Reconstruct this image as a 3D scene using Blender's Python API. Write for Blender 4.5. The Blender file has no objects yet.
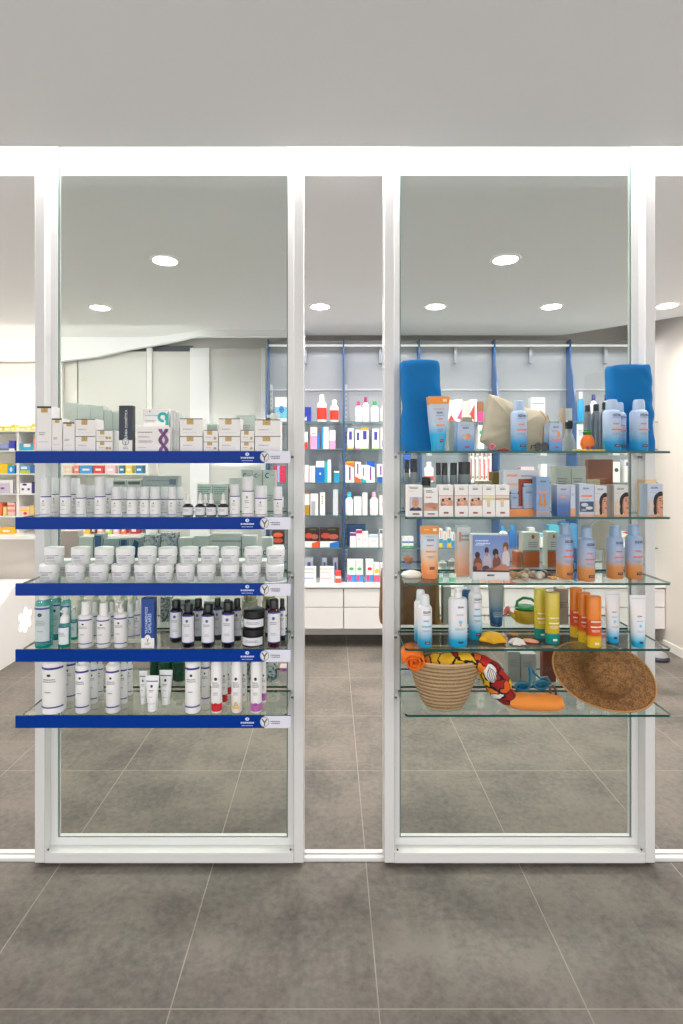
import bpy, math, random
from mathutils import Vector, Matrix, noise
random.seed(7)
PI = math.pi
COL = bpy.context.scene.collection
# ---------------------------------------------------------------- camera constants (683 x 1024 frame)
F = 535.0; VX = 331.0; HY = 465.0; CZ = 1.57
def PX(px, Y): return (px - VX) * Y / F
def PZ(py, Y): return CZ - (py - HY) * Y / F

# ---------------------------------------------------------------- materials
def lin(c):
    r = []
    for v in c[:3]:
        v /= 255.0
        r.append(v / 12.92 if v <= .04045 else ((v + .055) / 1.055) ** 2.4)
    return (r[0], r[1], r[2], 1.0)
MC = {}
def M(c, rough=.45, metal=0.0, name=None, bump=0.0, bscale=200.0, emit=0.0, coat=0.0, spec=.5):
    key = (tuple(c), rough, metal, bump, bscale, emit, coat, spec)
    if key in MC: return MC[key]
    m = bpy.data.materials.new(name or 'paint_%d_%d_%d' % tuple(c[:3])); m.use_nodes = True
    nt = m.node_tree; b = nt.nodes['Principled BSDF']
    b.inputs['Base Color'].default_value = lin(c)
    b.inputs['Roughness'].default_value = rough
    b.inputs['Metallic'].default_value = metal
    b.inputs['Specular IOR Level'].default_value = spec
    b.inputs['Coat Weight'].default_value = coat
    if emit:
        b.inputs['Emission Color'].default_value = lin(c); b.inputs['Emission Strength'].default_value = emit
    if bump:
        n = nt.nodes.new('ShaderNodeTexNoise'); n.inputs['Scale'].default_value = bscale; n.inputs['Detail'].default_value = 3
        tc = nt.nodes.new('ShaderNodeTexCoord'); nt.links.new(tc.outputs['Object'], n.inputs['Vector'])
        bp = nt.nodes.new('ShaderNodeBump'); bp.inputs['Strength'].default_value = bump; bp.inputs['Distance'].default_value = .002
        nt.links.new(n.outputs['Fac'], bp.inputs['Height']); nt.links.new(bp.outputs['Normal'], b.inputs['Normal'])
    MC[key] = m
    return m
def G(stops, h, rough=.35, axis='Z', z0=0.0, coat=0.0):
    """printed colour fade along the height of a pack (a property of the pack's own print)"""
    key = ('G', tuple(stops), round(h, 3), rough, axis, z0)
    if key in MC: return MC[key]
    m = bpy.data.materials.new('printed_fade'); m.use_nodes = True
    nt = m.node_tree; b = nt.nodes['Principled BSDF']; b.inputs['Roughness'].default_value = rough
    b.inputs['Coat Weight'].default_value = coat
    tc = nt.nodes.new('ShaderNodeTexCoord'); sp = nt.nodes.new('ShaderNodeSeparateXYZ')
    mr = nt.nodes.new('ShaderNodeMapRange'); mr.inputs['From Min'].default_value = z0; mr.inputs['From Max'].default_value = z0 + h
    cr = nt.nodes.new('ShaderNodeValToRGB')
    nt.links.new(tc.outputs['Object'], sp.inputs[0]); nt.links.new(sp.outputs[axis], mr.inputs['Value'])
    nt.links.new(mr.outputs[0], cr.inputs[0]); nt.links.new(cr.outputs[0], b.inputs['Base Color'])
    el = cr.color_ramp.elements
    el[0].position = stops[0][0]; el[0].color = lin(stops[0][1])
    el[1].position = stops[-1][0]; el[1].color = lin(stops[-1][1])
    for p, c in stops[1:-1]:
        e = el.new(p); e.color = lin(c)
    MC[key] = m
    return m
def pattern(kind, cols, scale=40.0, rough=.8, bump=.3, edge=.06, name='pattern'):
    """voronoi / noise / wave print or weave"""
    key = ('P', kind, tuple(cols), scale, rough, bump, edge)
    if key in MC: return MC[key]
    m = bpy.data.materials.new(name); m.use_nodes = True
    nt = m.node_tree; b = nt.nodes['Principled BSDF']; b.inputs['Roughness'].default_value = rough
    L = nt.links.new; N = nt.nodes.new
    tc = N('ShaderNodeTexCoord'); cr = N('ShaderNodeValToRGB'); el = cr.color_ramp.elements
    n = len(cols)
    if kind == 'cells':
        cr.color_ramp.interpolation = 'CONSTANT'
        dn = N('ShaderNodeTexNoise'); dn.inputs['Scale'].default_value = 18; L(tc.outputs['Object'], dn.inputs['Vector'])
        mx = N('ShaderNodeMixRGB'); mx.inputs[0].default_value = .06; L(tc.outputs['Object'], mx.inputs[1]); L(dn.outputs['Color'], mx.inputs[2])
        v = N('ShaderNodeTexVoronoi'); v.inputs['Scale'].default_value = scale; L(mx.outputs[0], v.inputs['Vector'])
        ve = N('ShaderNodeTexVoronoi'); ve.feature = 'DISTANCE_TO_EDGE'; ve.inputs['Scale'].default_value = scale; L(mx.outputs[0], ve.inputs['Vector'])
        sp = N('ShaderNodeSeparateColor'); L(v.outputs['Color'], sp.inputs[0]); L(sp.outputs[0], cr.inputs[0])
        lt = N('ShaderNodeMath'); lt.operation = 'LESS_THAN'; lt.inputs[1].default_value = edge; L(ve.outputs['Distance'], lt.inputs[0])
        m2 = N('ShaderNodeMixRGB'); L(lt.outputs[0], m2.inputs[0]); L(cr.outputs[0], m2.inputs[1]); m2.inputs[2].default_value = lin((20, 16, 18))
        L(m2.outputs[0], b.inputs['Base Color'])
    elif kind == 'noise':
        t = N('ShaderNodeTexNoise'); t.inputs['Scale'].default_value = scale; t.inputs['Detail'].default_value = 5; L(tc.outputs['Object'], t.inputs['Vector'])
        mr = N('ShaderNodeMapRange'); mr.inputs['From Min'].default_value = .3; mr.inputs['From Max'].default_value = .7
        L(t.outputs['Fac'], mr.inputs['Value']); L(mr.outputs[0], cr.inputs[0]); L(cr.outputs[0], b.inputs['Base Color'])
        hsrc = t.outputs['Fac']
    elif kind == 'coil':
        mp = N('ShaderNodeMapping'); mp.inputs['Scale'].default_value = (.12, .12, 1); L(tc.outputs['Object'], mp.inputs['Vector'])
        t = N('ShaderNodeTexWave'); t.bands_direction = 'Z'; t.inputs['Scale'].default_value = scale; t.inputs['Distortion'].default_value = 2.5; t.inputs['Detail'].default_value = 3; t.inputs['Detail Scale'].default_value = 3; L(mp.outputs[0], t.inputs['Vector'])
        v2 = N('ShaderNodeTexVoronoi'); v2.inputs['Scale'].default_value = 230; L(tc.outputs['Object'], v2.inputs['Vector'])
        ad = N('ShaderNodeMath'); ad.operation = 'MULTIPLY_ADD'; L(v2.outputs['Distance'], ad.inputs[0]); ad.inputs[1].default_value = .7; L(t.outputs['Fac'], ad.inputs[2])
        mr = N('ShaderNodeMapRange'); mr.inputs['From Min'].default_value = .1; mr.inputs['From Max'].default_value = 1.3
        L(ad.outputs[0], mr.inputs['Value']); L(mr.outputs[0], cr.inputs[0]); L(cr.outputs[0], b.inputs['Base Color']); hsrc = ad.outputs[0]
    elif kind == 'weave':
        t = N('ShaderNodeTexVoronoi'); t.inputs['Scale'].default_value = scale
        mp = N('ShaderNodeMapping'); mp.inputs['Scale'].default_value = (1, 1, 2.2); L(tc.outputs['Object'], mp.inputs['Vector']); L(mp.outputs[0], t.inputs['Vector'])
        n2 = N('ShaderNodeTexNoise'); n2.inputs['Scale'].default_value = scale * .25; L(tc.outputs['Object'], n2.inputs['Vector'])
        ad = N('ShaderNodeMath'); ad.operation = 'ADD'; L(t.outputs['Distance'], ad.inputs[0]); L(n2.outputs['Fac'], ad.inputs[1])
        mr = N('ShaderNodeMapRange'); mr.inputs['From Min'].default_value = .45; mr.inputs['From Max'].default_value = 1.25
        L(ad.outputs[0], mr.inputs['Value']); L(mr.outputs[0], cr.inputs[0]); L(cr.outputs[0], b.inputs['Base Color'])
        hsrc = t.outputs['Distance']
    el[0].color = lin(cols[0]); el[0].position = 0
    el[1].color = lin(cols[-1]); el[1].position = (n - 1) / n if kind == 'cells' else 1
    for i in range(1, n - 1):
        e = el.new(i / n if kind == 'cells' else i / (n - 1)); e.color = lin(cols[i])
    if bump:
        if kind == 'cells':
            nn = N('ShaderNodeTexNoise'); nn.inputs['Scale'].default_value = 300; L(tc.outputs['Object'], nn.inputs['Vector']); hsrc = nn.outputs['Fac']
        bp = N('ShaderNodeBump'); bp.inputs['Strength'].default_value = bump; bp.inputs['Distance'].default_value = .003
        L(hsrc, bp.inputs['Height']); L(bp.outputs[0], b.inputs['Normal'])
    MC[key] = m
    return m
def glass(name, tint, ior=1.45, gloss_rough=.0, solid=0.0, solidc=(255, 255, 255)):
    """thin clear sheet: tinted see-through plus Fresnel reflection (optional part of milky body)"""
    if name in MC: return MC[name]
    m = bpy.data.materials.new(name); m.use_nodes = True; nt = m.node_tree
    nt.nodes.remove(nt.nodes['Principled BSDF']); out = nt.nodes['Material Output']
    L = nt.links.new; N = nt.nodes.new
    t = N('ShaderNodeBsdfTransparent'); t.inputs['Color'].default_value = (*tint, 1)
    g = N('ShaderNodeBsdfGlossy'); g.inputs['Roughness'].default_value = gloss_rough; g.inputs['Color'].default_value = (1, 1, 1, 1)
    fr = N('ShaderNodeFresnel'); fr.inputs['IOR'].default_value = ior
    ge = N('ShaderNodeNewGeometry'); iv = N('ShaderNodeMath'); iv.operation = 'SUBTRACT'; iv.inputs[0].default_value = 1; L(ge.outputs['Backfacing'], iv.inputs[1])
    ml = N('ShaderNodeMath'); ml.operation = 'MULTIPLY'; L(fr.outputs[0], ml.inputs[0]); L(iv.outputs[0], ml.inputs[1])
    mx = N('ShaderNodeMixShader'); L(ml.outputs[0], mx.inputs[0])
    if solid:
        d = N('ShaderNodeBsdfDiffuse'); d.inputs['Color'].default_value = lin(solidc)
        m0 = N('ShaderNodeMixShader'); m0.inputs[0].default_value = solid; L(t.outputs[0], m0.inputs[1]); L(d.outputs[0], m0.inputs[2])
        L(m0.outputs[0], mx.inputs[1])
    else:
        L(t.outputs[0], mx.inputs[1])
    L(g.outputs[0], mx.inputs[2]); L(mx.outputs[0], out.inputs[0])
    MC[name] = m
    return m

WHITE = M((236, 234, 232), .35, name='white_plastic')
PAPER = M((238, 234, 230), .55, name='white_card')
VIOLET = M((62, 52, 138), .4, name='violet_ink')
GREYINK = M((150, 148, 152), .6, name='grey_ink')
DARKINK = M((52, 54, 66), .6, name='dark_ink')
ALU = M((218, 216, 214), .35, name='white_painted_aluminium')
G_SHELF = glass('shelf_glass', (.90, .95, .93))
G_EDGE = M((8, 74, 66), .15, name='green_glass_edge')
G_PANE = glass('pane_glass', (.89, .915, .90), ior=1.33)
G_WALLSHELF = glass('wall_shelf_glass', (.9, .95, .95))

# ---------------------------------------------------------------- mesh builder
TXT = {}
def text_mesh(s):
    if s in TXT: return TXT[s]
    cu = bpy.data.curves.new('t', 'FONT'); cu.body = s; cu.size = 1; cu.resolution_u = 2; cu.offset = .018
    o = bpy.data.objects.new('t', cu); COL.objects.link(o)
    dg = bpy.context.evaluated_depsgraph_get(); dg.update()
    me = bpy.data.meshes.new_from_object(o.evaluated_get(dg))
    vs = [(v.co.x, v.co.y) for v in me.vertices]; fs = [tuple(p.vertices) for p in me.polygons]
    bpy.data.meshes.remove(me); bpy.data.objects.remove(o); bpy.data.curves.remove(cu)
    x0 = min(v[0] for v in vs); x1 = max(v[0] for v in vs); y0 = min(v[1] for v in vs); y1 = max(v[1] for v in vs)
    vs = [(x - (x0 + x1) / 2, y - (y0 + y1) / 2) for x, y in vs]
    TXT[s] = (vs, fs, x1 - x0, y1 - y0)
    return TXT[s]
class MB:
    def __init__(s): s.v = []; s.f = []; s.m = []; s.sm = []; s.mats = []
    def mi(s, mat):
        if mat not in s.mats: s.mats.append(mat)
        return s.mats.index(mat)
    def add(s, vs, fs, mat, smooth=False):
        b = len(s.v); s.v += [tuple(v) for v in vs]; k = s.mi(mat)
        for f in fs:
            s.f.append(tuple(b + i for i in f)); s.m.append(k); s.sm.append(smooth)
    def box(s, x0, x1, y0, y1, z0, z1, mat, top=None, bev=0.0):
        if bev:
            b = min(bev, (x1 - x0) / 3, (z1 - z0) / 3, (y1 - y0) / 3)
            pts = [(x0 + b, y0), (x1 - b, y0), (x1, y0 + b), (x1, y1 - b), (x1 - b, y1), (x0 + b, y1), (x0, y1 - b), (x0, y0 + b)]
            ins = [(x0 + b, y0 + b), (x1 - b, y0 + b), (x1 - b, y0 + b), (x1 - b, y1 - b), (x1 - b, y1 - b), (x0 + b, y1 - b), (x0 + b, y1 - b), (x0 + b, y0 + b)]
            vs = [(p[0], p[1], z0) for p in ins] + [(p[0], p[1], z0 + b) for p in pts] + [(p[0], p[1], z1 - b) for p in pts] + [(p[0], p[1], z1) for p in ins]
            fs = []
            for l in range(3):
                for i in range(8):
                    j = (i + 1) % 8
                    fs.append((l * 8 + i, l * 8 + j, l * 8 + 8 + j, l * 8 + 8 + i))
            fs.append((0, 5, 3, 1)); fs.append((24, 25, 27, 29))
            s.add(vs, fs, mat); return
        vs = [(x0, y0, z0), (x1, y0, z0), (x1, y1, z0), (x0, y1, z0), (x0, y0, z1), (x1, y0, z1), (x1, y1, z1), (x0, y1, z1)]
        s.add(vs, [(0, 3, 2, 1), (0, 1, 5, 4), (1, 2, 6, 5), (2, 3, 7, 6), (3, 0, 4, 7)], mat)
        s.add(vs, [(4, 5, 6, 7)], top or mat)
    def loft(s, secs, mat, seg=20, n=2.0, cap=(True, True), smooth=True):
        """secs: (z, rx, ry[, cx, cy]); mat single or one per interval"""
        rings = []
        for q in secs:
            z, rx, ry = q[0], q[1], q[2]; cx = q[3] if len(q) > 3 else 0; cy = q[4] if len(q) > 4 else 0
            ring = []
            for i in range(seg):
                a = 2 * PI * i / seg - PI / 2; c, t = math.cos(a), math.sin(a)
                if n != 2.0:
                    c = math.copysign(abs(c) ** (2 / n), c); t = math.copysign(abs(t) ** (2 / n), t)
                ring.append((cx + rx * c, cy + ry * t, z))
            rings.append(ring)
        vs = [p for r in rings for p in r]
        for k in range(len(secs) - 1):
            mt = mat[k] if isinstance(mat, (list, tuple)) else mat
            b = len(s.v); s.v += rings[k] + rings[k + 1]; q = s.mi(mt)
            for i in range(seg):
                j = (i + 1) % seg
                s.f.append((b + i, b + j, b + seg + j, b + seg + i)); s.m.append(q); s.sm.append(smooth)
        if cap[0]: s.add(rings[0], [tuple(reversed(range(seg)))], mat[0] if isinstance(mat, (list, tuple)) else mat)
        if cap[1]: s.add(rings[-1], [tuple(range(seg))], mat[-1] if isinstance(mat, (list, tuple)) else mat)
    def extr(s, pts, vec, mat, smooth=False):
        n = len(pts); q = [(p[0] + vec[0], p[1] + vec[1], p[2] + vec[2]) for p in pts]
        s.add(list(pts) + q, [tuple(range(n)), tuple(reversed(range(n, 2 * n)))], mat)
        s.add(list(pts) + q, [(i, n + i, n + (i + 1) % n, (i + 1) % n) for i in range(n)], mat, smooth)
    def tube(s, path, rad, mat, seg=12, ry=None, closed=False, up=(0, 0, 1)):
        P = [Vector(p) for p in path]; n = len(P); rings = []
        for i, p in enumerate(P):
            a = P[(i - 1) % n] if (i or closed) else P[0]; b = P[(i + 1) % n] if (i < n - 1 or closed) else P[-1]
            t = (b - a).normalized(); u = Vector(up)
            sx = t.cross(u)
            if sx.length < 1e-3: sx = t.cross(Vector((1, 0, 0)))
            sx.normalize(); sy = sx.cross(t).normalized()
            r = rad[i] if isinstance(rad, (list, tuple)) else rad
            r2 = r if ry is None else (ry[i] if isinstance(ry, (list, tuple)) else ry)
            rings.append([tuple(p + sx * r * math.cos(2 * PI * k / seg) + sy * r2 * math.sin(2 * PI * k / seg)) for k in range(seg)])
        vs = [q for r in rings for q in r]; fs = []
        for i in range(n if closed else n - 1):
            j = (i + 1) % n
            for k in range(seg):
                l = (k + 1) % seg
                fs.append((i * seg + k, i * seg + l, j * seg + l, j * seg + k))
        if not closed: fs += [tuple(reversed(range(seg))), tuple(range((n - 1) * seg, n * seg))]
        s.add(vs, fs, mat, True)
    def build(s, name, parent=None, loc=None):
        me = bpy.data.meshes.new(name); me.from_pydata(s.v, [], s.f)
        for m in s.mats: me.materials.append(m)
        me.polygons.foreach_set('material_index', s.m); me.polygons.foreach_set('use_smooth', s.sm)
        me.update()
        import bmesh
        bm = bmesh.new(); bm.from_mesh(me); bmesh.ops.remove_doubles(bm, verts=bm.verts, dist=1e-6)
        bmesh.ops.recalc_face_normals(bm, faces=bm.faces); bm.to_mesh(me); bm.free()
        try: me.set_sharp_from_angle(angle=math.radians(40))
        except Exception: pass
        o = bpy.data.objects.new(name, me); COL.objects.link(o)
        if parent: o.parent = parent
        if loc: o.location = loc
        return o
def prints(mb, mapf, w, h, items, flat=True):
    """small printed marks lying on a front: coordinates are fractions of width and height"""
    if flat and items:
        mf0 = mapf; mapf = lambda x, z, off: mf0(max(-w / 2, min(w / 2, x)), max(0, min(h, z)), off)
    for k, it in enumerate(items):
        off = .0005 + (.0002 if flat else .00025) * k + (0 if flat else .0006); t = it[0]; X = lambda u: (u - .5) * w
        if t == 'r':
            _, x0, x1, z0, z1, c = it; nx = 1 if flat else max(1, int(abs(x1 - x0) * 18))
            vs = []; fs = []
            for i in range(nx + 1):
                u = x0 + (x1 - x0) * i / nx
                vs += [mapf(X(u), z0 * h, off), mapf(X(u), z1 * h, off)]
            for i in range(nx): fs.append((2 * i, 2 * i + 2, 2 * i + 3, 2 * i + 1))
            mb.add(vs, fs, c)
        elif t == 'e':
            _, cx, cz, rx, rz, c = it
            vs = [mapf(X(cx) + rx * w * math.cos(2 * PI * i / 16), cz * h + rz * h * math.sin(2 * PI * i / 16), off) for i in range(16)]
            mb.add(vs, [tuple(range(16))], c)
        elif t == 'ring':
            _, cx, cz, r0, r1, c, a0, a1 = it; n = 20; vs = []
            for i in range(n + 1):
                a = math.radians(a0 + (a1 - a0) * i / n)
                vs += [mapf(X(cx) + r0 * w * math.cos(a), cz * h + r0 * w * math.sin(a), off), mapf(X(cx) + r1 * w * math.cos(a), cz * h + r1 * w * math.sin(a), off)]
            mb.add(vs, [(2 * i, 2 * i + 1, 2 * i + 3, 2 * i + 2) for i in range(n)], c)
        elif t == 'p':
            _, pts, c = it
            mb.add([mapf(X(a), b * h, off) for a, b in pts], [tuple(range(len(pts)))], c)
        elif t == 't':   # text: string, cx, cz, width fraction, colour, rotated
            _, s_, cx, cz, tw, c, rot = it
            vs, fs, tx, ty = text_mesh(s_); sc = tw * (h if rot else w) / tx
            if rot: q = [mapf(X(cx) - y * sc, cz * h + x * sc, off) for x, y in vs]
            else: q = [mapf(X(cx) + x * sc, cz * h + y * sc, off) for x, y in vs]
            mb.add(q, fs, c)
        elif t == 's':   # lines of small print: x0, x1, z, line height, colour, number of lines
            _, x0, x1, z, lh, c, n = it; rr = random.Random(k + int(x0 * 97) + int(z * 991))
            for j in range(n):
                u = x0 + (rr.random() * .1 * (x1 - x0) if j else 0); zz = z - j * lh * 2.0; end = x1 - rr.random() * .25 * (x1 - x0)
                while u < end:
                    l = (.06 + .12 * rr.random()) * (x1 - x0); e = min(u + l, end)
                    mb.add([mapf(X(u), zz * h, off), mapf(X(e), zz * h, off), mapf(X(e), (zz + lh) * h, off), mapf(X(u), (zz + lh) * h, off)], [(0, 1, 2, 3)], c)
                    u = e + .03 * (x1 - x0)
def flatmap(d): return lambda x, z, off: (x, -d / 2 - off, z)
def cylmap(rf, ry=None):
    def f(x, z, off):
        r = rf(z) if callable(rf) else rf
        k = (ry / (rf(0) if callable(rf) else rf)) if ry else 1
        a = x / r
        return ((r + off) * math.sin(a), -(r * k + off) * math.cos(a), z)
    return f
# ---------------------------------------------------------------- things, copies, labels
def empty(name, loc=(0, 0, 0), rz=0):
    o = bpy.data.objects.new(name, None); COL.objects.link(o); o.location = loc; o.rotation_euler = (0, 0, rz)
    o.empty_display_size = .05
    return o
KIDS = {}
def copy_tree(o, parent=None):
    c = o.copy(); COL.objects.link(c)
    if parent: c.parent = parent
    for ch in list(o.children): copy_tree(ch, c)
    return c
PROTO = {}
REG = []
def put(key, maker, loc, rz=0.0, tilt=None):
    if key in PROTO:
        o = copy_tree(PROTO[key])
    else:
        o = maker(); PROTO[key] = o
    o.location = loc; o.rotation_euler = (tilt[0] if tilt else 0, tilt[1] if tilt else 0, rz)
    return o
def reg(o, look, place, cat, group=None, px=0.0):
    REG.append((o, look, place, cat, group, px)); return o
def solo(o, label, cat, group=None):
    o['label'] = label; o['category'] = cat
    if group: o['group'] = group
    return o
def struct(o): o['kind'] = 'structure'; return o
ORD = ['leftmost', 'second from left', 'third from left', 'fourth from left', 'fifth from left', 'sixth from left', 'seventh from left', 'eighth from left',
       'ninth from left', 'tenth from left', 'eleventh from left', 'twelfth from left', 'thirteenth from left', 'fourteenth from left', 'fifteenth from left',
       'sixteenth from left', 'seventeenth from left', 'eighteenth from left', 'nineteenth from left', 'twentieth from left']
def finish_labels():
    gr = {}
    for r in REG: gr.setdefault((r[1], r[2]), []).append(r)
    for (look, place), rs in gr.items():
        rs.sort(key=lambda r: r[5]); n = len(rs)
        for i, r in enumerate(rs):
            if n == 1: lb = '%s, %s' % (look, place)
            elif n == 2: lb = '%s, %s of two, %s' % (look, ('left', 'right')[i], place)
            else: lb = '%s, %s, %s' % (look, 'rightmost' if i == n - 1 else ORD[i], place)
            if len(lb.split()) > 16: print('LONG LABEL', len(lb.split()), lb)
            r[0]['label'] = lb; r[0]['category'] = r[3]
            if r[4]: r[0]['group'] = r[4]
# ---------------------------------------------------------------- packs
def carton(w, d, h, body, items=(), name='carton', single=False, parts=None, top=None):
    def mk():
        if single:
            b = MB(); b.box(-w / 2, w / 2, -d / 2, d / 2, 0, h, body, top)
            prints(b, flatmap(d), w, h, items); return b.build(name)
        r = empty(name); b = MB(); b.box(-w / 2, w / 2, -d / 2, d / 2, 0, h, body, top)
        b.build('box_body', r)
        if items:
            p = MB(); prints(p, flatmap(d), w, h, items); p.build('printed_panel', r)
        if parts: parts(r)
        return r
    return mk
def turned(name, parts, items=(), R=.02, H=.1, z0=0, wfrac=1.0, ry=None, extra=None, label_name='label', seg=32):
    """turned pack: parts = [(part name, sections, materials)], items printed round the front"""
    def mk():
        r = empty(name)
        for pn, secs, mt in parts:
            b = MB(); b.loft([(s[0], s[1], s[2] if len(s) > 2 else s[1]) + tuple(s[3:]) for s in secs], mt, seg); b.build(pn, r)
        if items:
            p = MB(); m0 = cylmap(R, ry); prints(p, lambda x, z, off: m0(x, z + z0, off), 2 * PI * (R if not callable(R) else R(z0)) * .5 * wfrac, H, items, False); p.build(label_name, r)
        if extra: extra(r)
        return r
    return mk
def nest(parent, mb, name): return mb.build(name, parent)

def rnd(v, s=.001): return round(v / s) * s
# ================================================================ the room
Z_C = 2.76
def node_floor():
    m = bpy.data.materials.new('floor_tiles'); m.use_nodes = True; nt = m.node_tree; b = nt.nodes['Principled BSDF']
    L = nt.links.new; N = nt.nodes.new
    tc = N('ShaderNodeTexCoord'); sp = N('ShaderNodeSeparateXYZ'); L(tc.outputs['Object'], sp.inputs[0])
    def line(ax, off):
        a = N('ShaderNodeMath'); a.operation = 'SUBTRACT'; L(sp.outputs[ax], a.inputs[0]); a.inputs[1].default_value = off
        q = N('ShaderNodeMath'); q.operation = 'DIVIDE'; L(a.outputs[0], q.inputs[0]); q.inputs[1].default_value = .6015
        r = N('ShaderNodeMath'); r.operation = 'ADD'; L(q.outputs[0], r.inputs[0]); r.inputs[1].default_value = .5
        fl = N('ShaderNodeMath'); fl.operation = 'FLOOR'; L(r.outputs[0], fl.inputs[0])
        d = N('ShaderNodeMath'); d.operation = 'SUBTRACT'; L(q.outputs[0], d.inputs[0]); L(fl.outputs[0], d.inputs[1])
        ab = N('ShaderNodeMath'); ab.operation = 'ABSOLUTE'; L(d.outputs[0], ab.inputs[0])
        lt = N('ShaderNodeMath'); lt.operation = 'LESS_THAN'; L(ab.outputs[0], lt.inputs[0]); lt.inputs[1].default_value = .0032
        return lt, fl
    lx, fx = line('X', .138); ly, fy = line('Y', 1.544)
    mxl = N('ShaderNodeMath'); mxl.operation = 'MAXIMUM'; L(lx.outputs[0], mxl.inputs[0]); L(ly.outputs[0], mxl.inputs[1])
    cb = N('ShaderNodeCombineXYZ'); L(fx.outputs[0], cb.inputs[0]); L(fy.outputs[0], cb.inputs[1])
    wn = N('ShaderNodeTexWhiteNoise'); wn.noise_dimensions = '2D'; L(cb.outputs[0], wn.inputs['Vector'])
    n1 = N('ShaderNodeTexNoise'); n1.inputs['Scale'].default_value = 3.2; n1.inputs['Detail'].default_value = 6; n1.inputs['Roughness'].default_value = .62
    L(tc.outputs['Object'], n1.inputs['Vector'])
    n2 = N('ShaderNodeTexNoise'); n2.inputs['Scale'].default_value = 38; n2.inputs['Detail'].default_value = 4; n2.inputs['Roughness'].default_value = .7
    L(tc.outputs['Object'], n2.inputs['Vector'])
    a = N('ShaderNodeMath'); a.operation = 'MULTIPLY_ADD'; L(n2.outputs['Fac'], a.inputs[0]); a.inputs[1].default_value = .62; L(n1.outputs['Fac'], a.inputs[2])
    a2 = N('ShaderNodeMath'); a2.operation = 'MULTIPLY_ADD'; L(wn.outputs['Value'], a2.inputs[0]); a2.inputs[1].default_value = .10; L(a.outputs[0], a2.inputs[2])
    cr = N('ShaderNodeValToRGB'); L(a2.outputs[0], cr.inputs[0]); e = cr.color_ramp.elements
    e[0].position = .62; e[0].color = lin((78, 73, 67)); e[1].position = 1.08; e[1].color = lin((120, 112, 103))
    mm = N('ShaderNodeMixRGB'); L(mxl.outputs[0], mm.inputs[0]); L(cr.outputs[0], mm.inputs[1]); mm.inputs[2].default_value = lin((146, 137, 127))
    L(mm.outputs[0], b.inputs['Base Color'])
    rr = N('ShaderNodeMapRange'); L(n1.outputs['Fac'], rr.inputs['Value']); rr.inputs['To Min'].default_value = .38; rr.inputs['To Max'].default_value = 1.0
    L(rr.outputs[0], b.inputs['Roughness'])
    bp = N('ShaderNodeBump'); bp.inputs['Strength'].default_value = .12; bp.inputs['Distance'].default_value = .002
    L(n2.outputs['Fac'], bp.inputs['Height']); L(bp.outputs[0], b.inputs['Normal'])
    return m
WALLM = M((232, 228, 222), .7, name='white_plaster')
CEILM = M((240, 241, 242), .8, name='ceiling_plaster')
b = MB(); b.box(-3.7, 4.2, -1.6, 5.3, -.06, 0, node_floor()); struct(b.build('floor'))
b = MB(); b.box(-3.7, 4.2, -1.6, 2.0, Z_C, Z_C + .08, CEILM); b.box(-3.7, 4.2, 2.0 - .06, 2.0, Z_C + .08, 3.08, CEILM)
b.box(-3.7, 4.2, 2.0, 2.2, 3.02, 3.08, CEILM)
struct(b.build('ceiling'))
b = MB(); z = Z_C   # rear ceiling: straight cut on the right, soft curve where it meets the left bulkhead
curve = [(-60, 5.0), (150, 4.97), (165, 4.93), (180, 4.84), (192, 4.76), (205, 4.72), (290, 4.72), (300, 4.78), (306, 4.91)]
edge = [(PX(px, Y), Y) for px, Y in curve]
pts = [(-3.7, 2.2)] + [(-3.7, 5.0)] + edge[1:] + [(2.115, 4.91), (2.86, 4.235), (4.2, 3.02), (4.2, 2.2)]
b.extr([(x, y, z) for x, y in reversed(pts)], (0, 0, .07), CEILM)
b.box(-3.7, 4.2, 2.2, 2.24, Z_C + .07, 3.08, CEILM)
struct(b.build('ceiling'))
b = MB(); b.box(-3.7, 4.2, 2.24, 5.3, 3.02, 3.08, CEILM); struct(b.build('ceiling'))
b = MB(); b.box(-3.7, 4.2, 5.18, 5.3, 0, 3.02, WALLM); b.box(-.60, 2.862, 4.952, 5.18, 0, 2.72, WALLM); struct(b.build('wall_back'))
b = MB(); b.box(-3.82, -3.7, -1.6, 5.3, 0, 3.08, WALLM); struct(b.build('wall_left'))
b = MB(); b.box(2.862, 2.98, 2.6, 5.18, 0, 3.02, M((214, 206, 197), .7, name='cream_plaster')); b.box(2.98, 4.2, 2.6, 2.7, 0, 2.76, WALLM); struct(b.build('wall_right'))
b = MB(); b.box(4.2, 4.32, -1.6, 2.7, 0, 3.08, WALLM); struct(b.build('wall_right'))
b = MB(); b.box(2.85, 2.862, 2.6, 4.6, 0, .07, M((226, 222, 216), .5)); struct(b.build('baseboard_right'))
# curved bulkhead above the left rear (its lower edge sweeps up to the right)
b = MB()
top = [(-60, 4.97, 2.76), (60, 4.97, 2.76), (100, 4.97, 2.76), (125, 4.97, 2.76), (150, 4.965, 2.76), (165, 4.925, 2.76), (180, 4.835, 2.76), (192, 4.755, 2.76), (205, 4.715, 2.76), (290, 4.715, 2.76), (300, 4.775, 2.76), (306, 4.88, 2.76)]
low = [361, 361, 356, 350, 346, 343, 340, 337, 336.5, 336.5, 337, 336]
V = []
for (px, Y, zt), yl in zip(top, low):
    x = PX(px, Y); V += [(x, Y, zt), (x, Y, PZ(yl, Y)), (x, Y + .05, PZ(yl, Y)), (x, Y + .05, zt)]
n = len(top); fs = []
for i in range(n - 1):
    for k in range(4):
        l = (k + 1) % 4; fs.append((4 * i + k, 4 * i + l, 4 * i + 4 + l, 4 * i + 4 + k))
fs += [(0, 1, 2, 3), (4 * n - 1, 4 * n - 2, 4 * n - 3, 4 * n - 4)]
b.add(V, fs, CEILM, True); struct(b.build('trim_2'))
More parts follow.
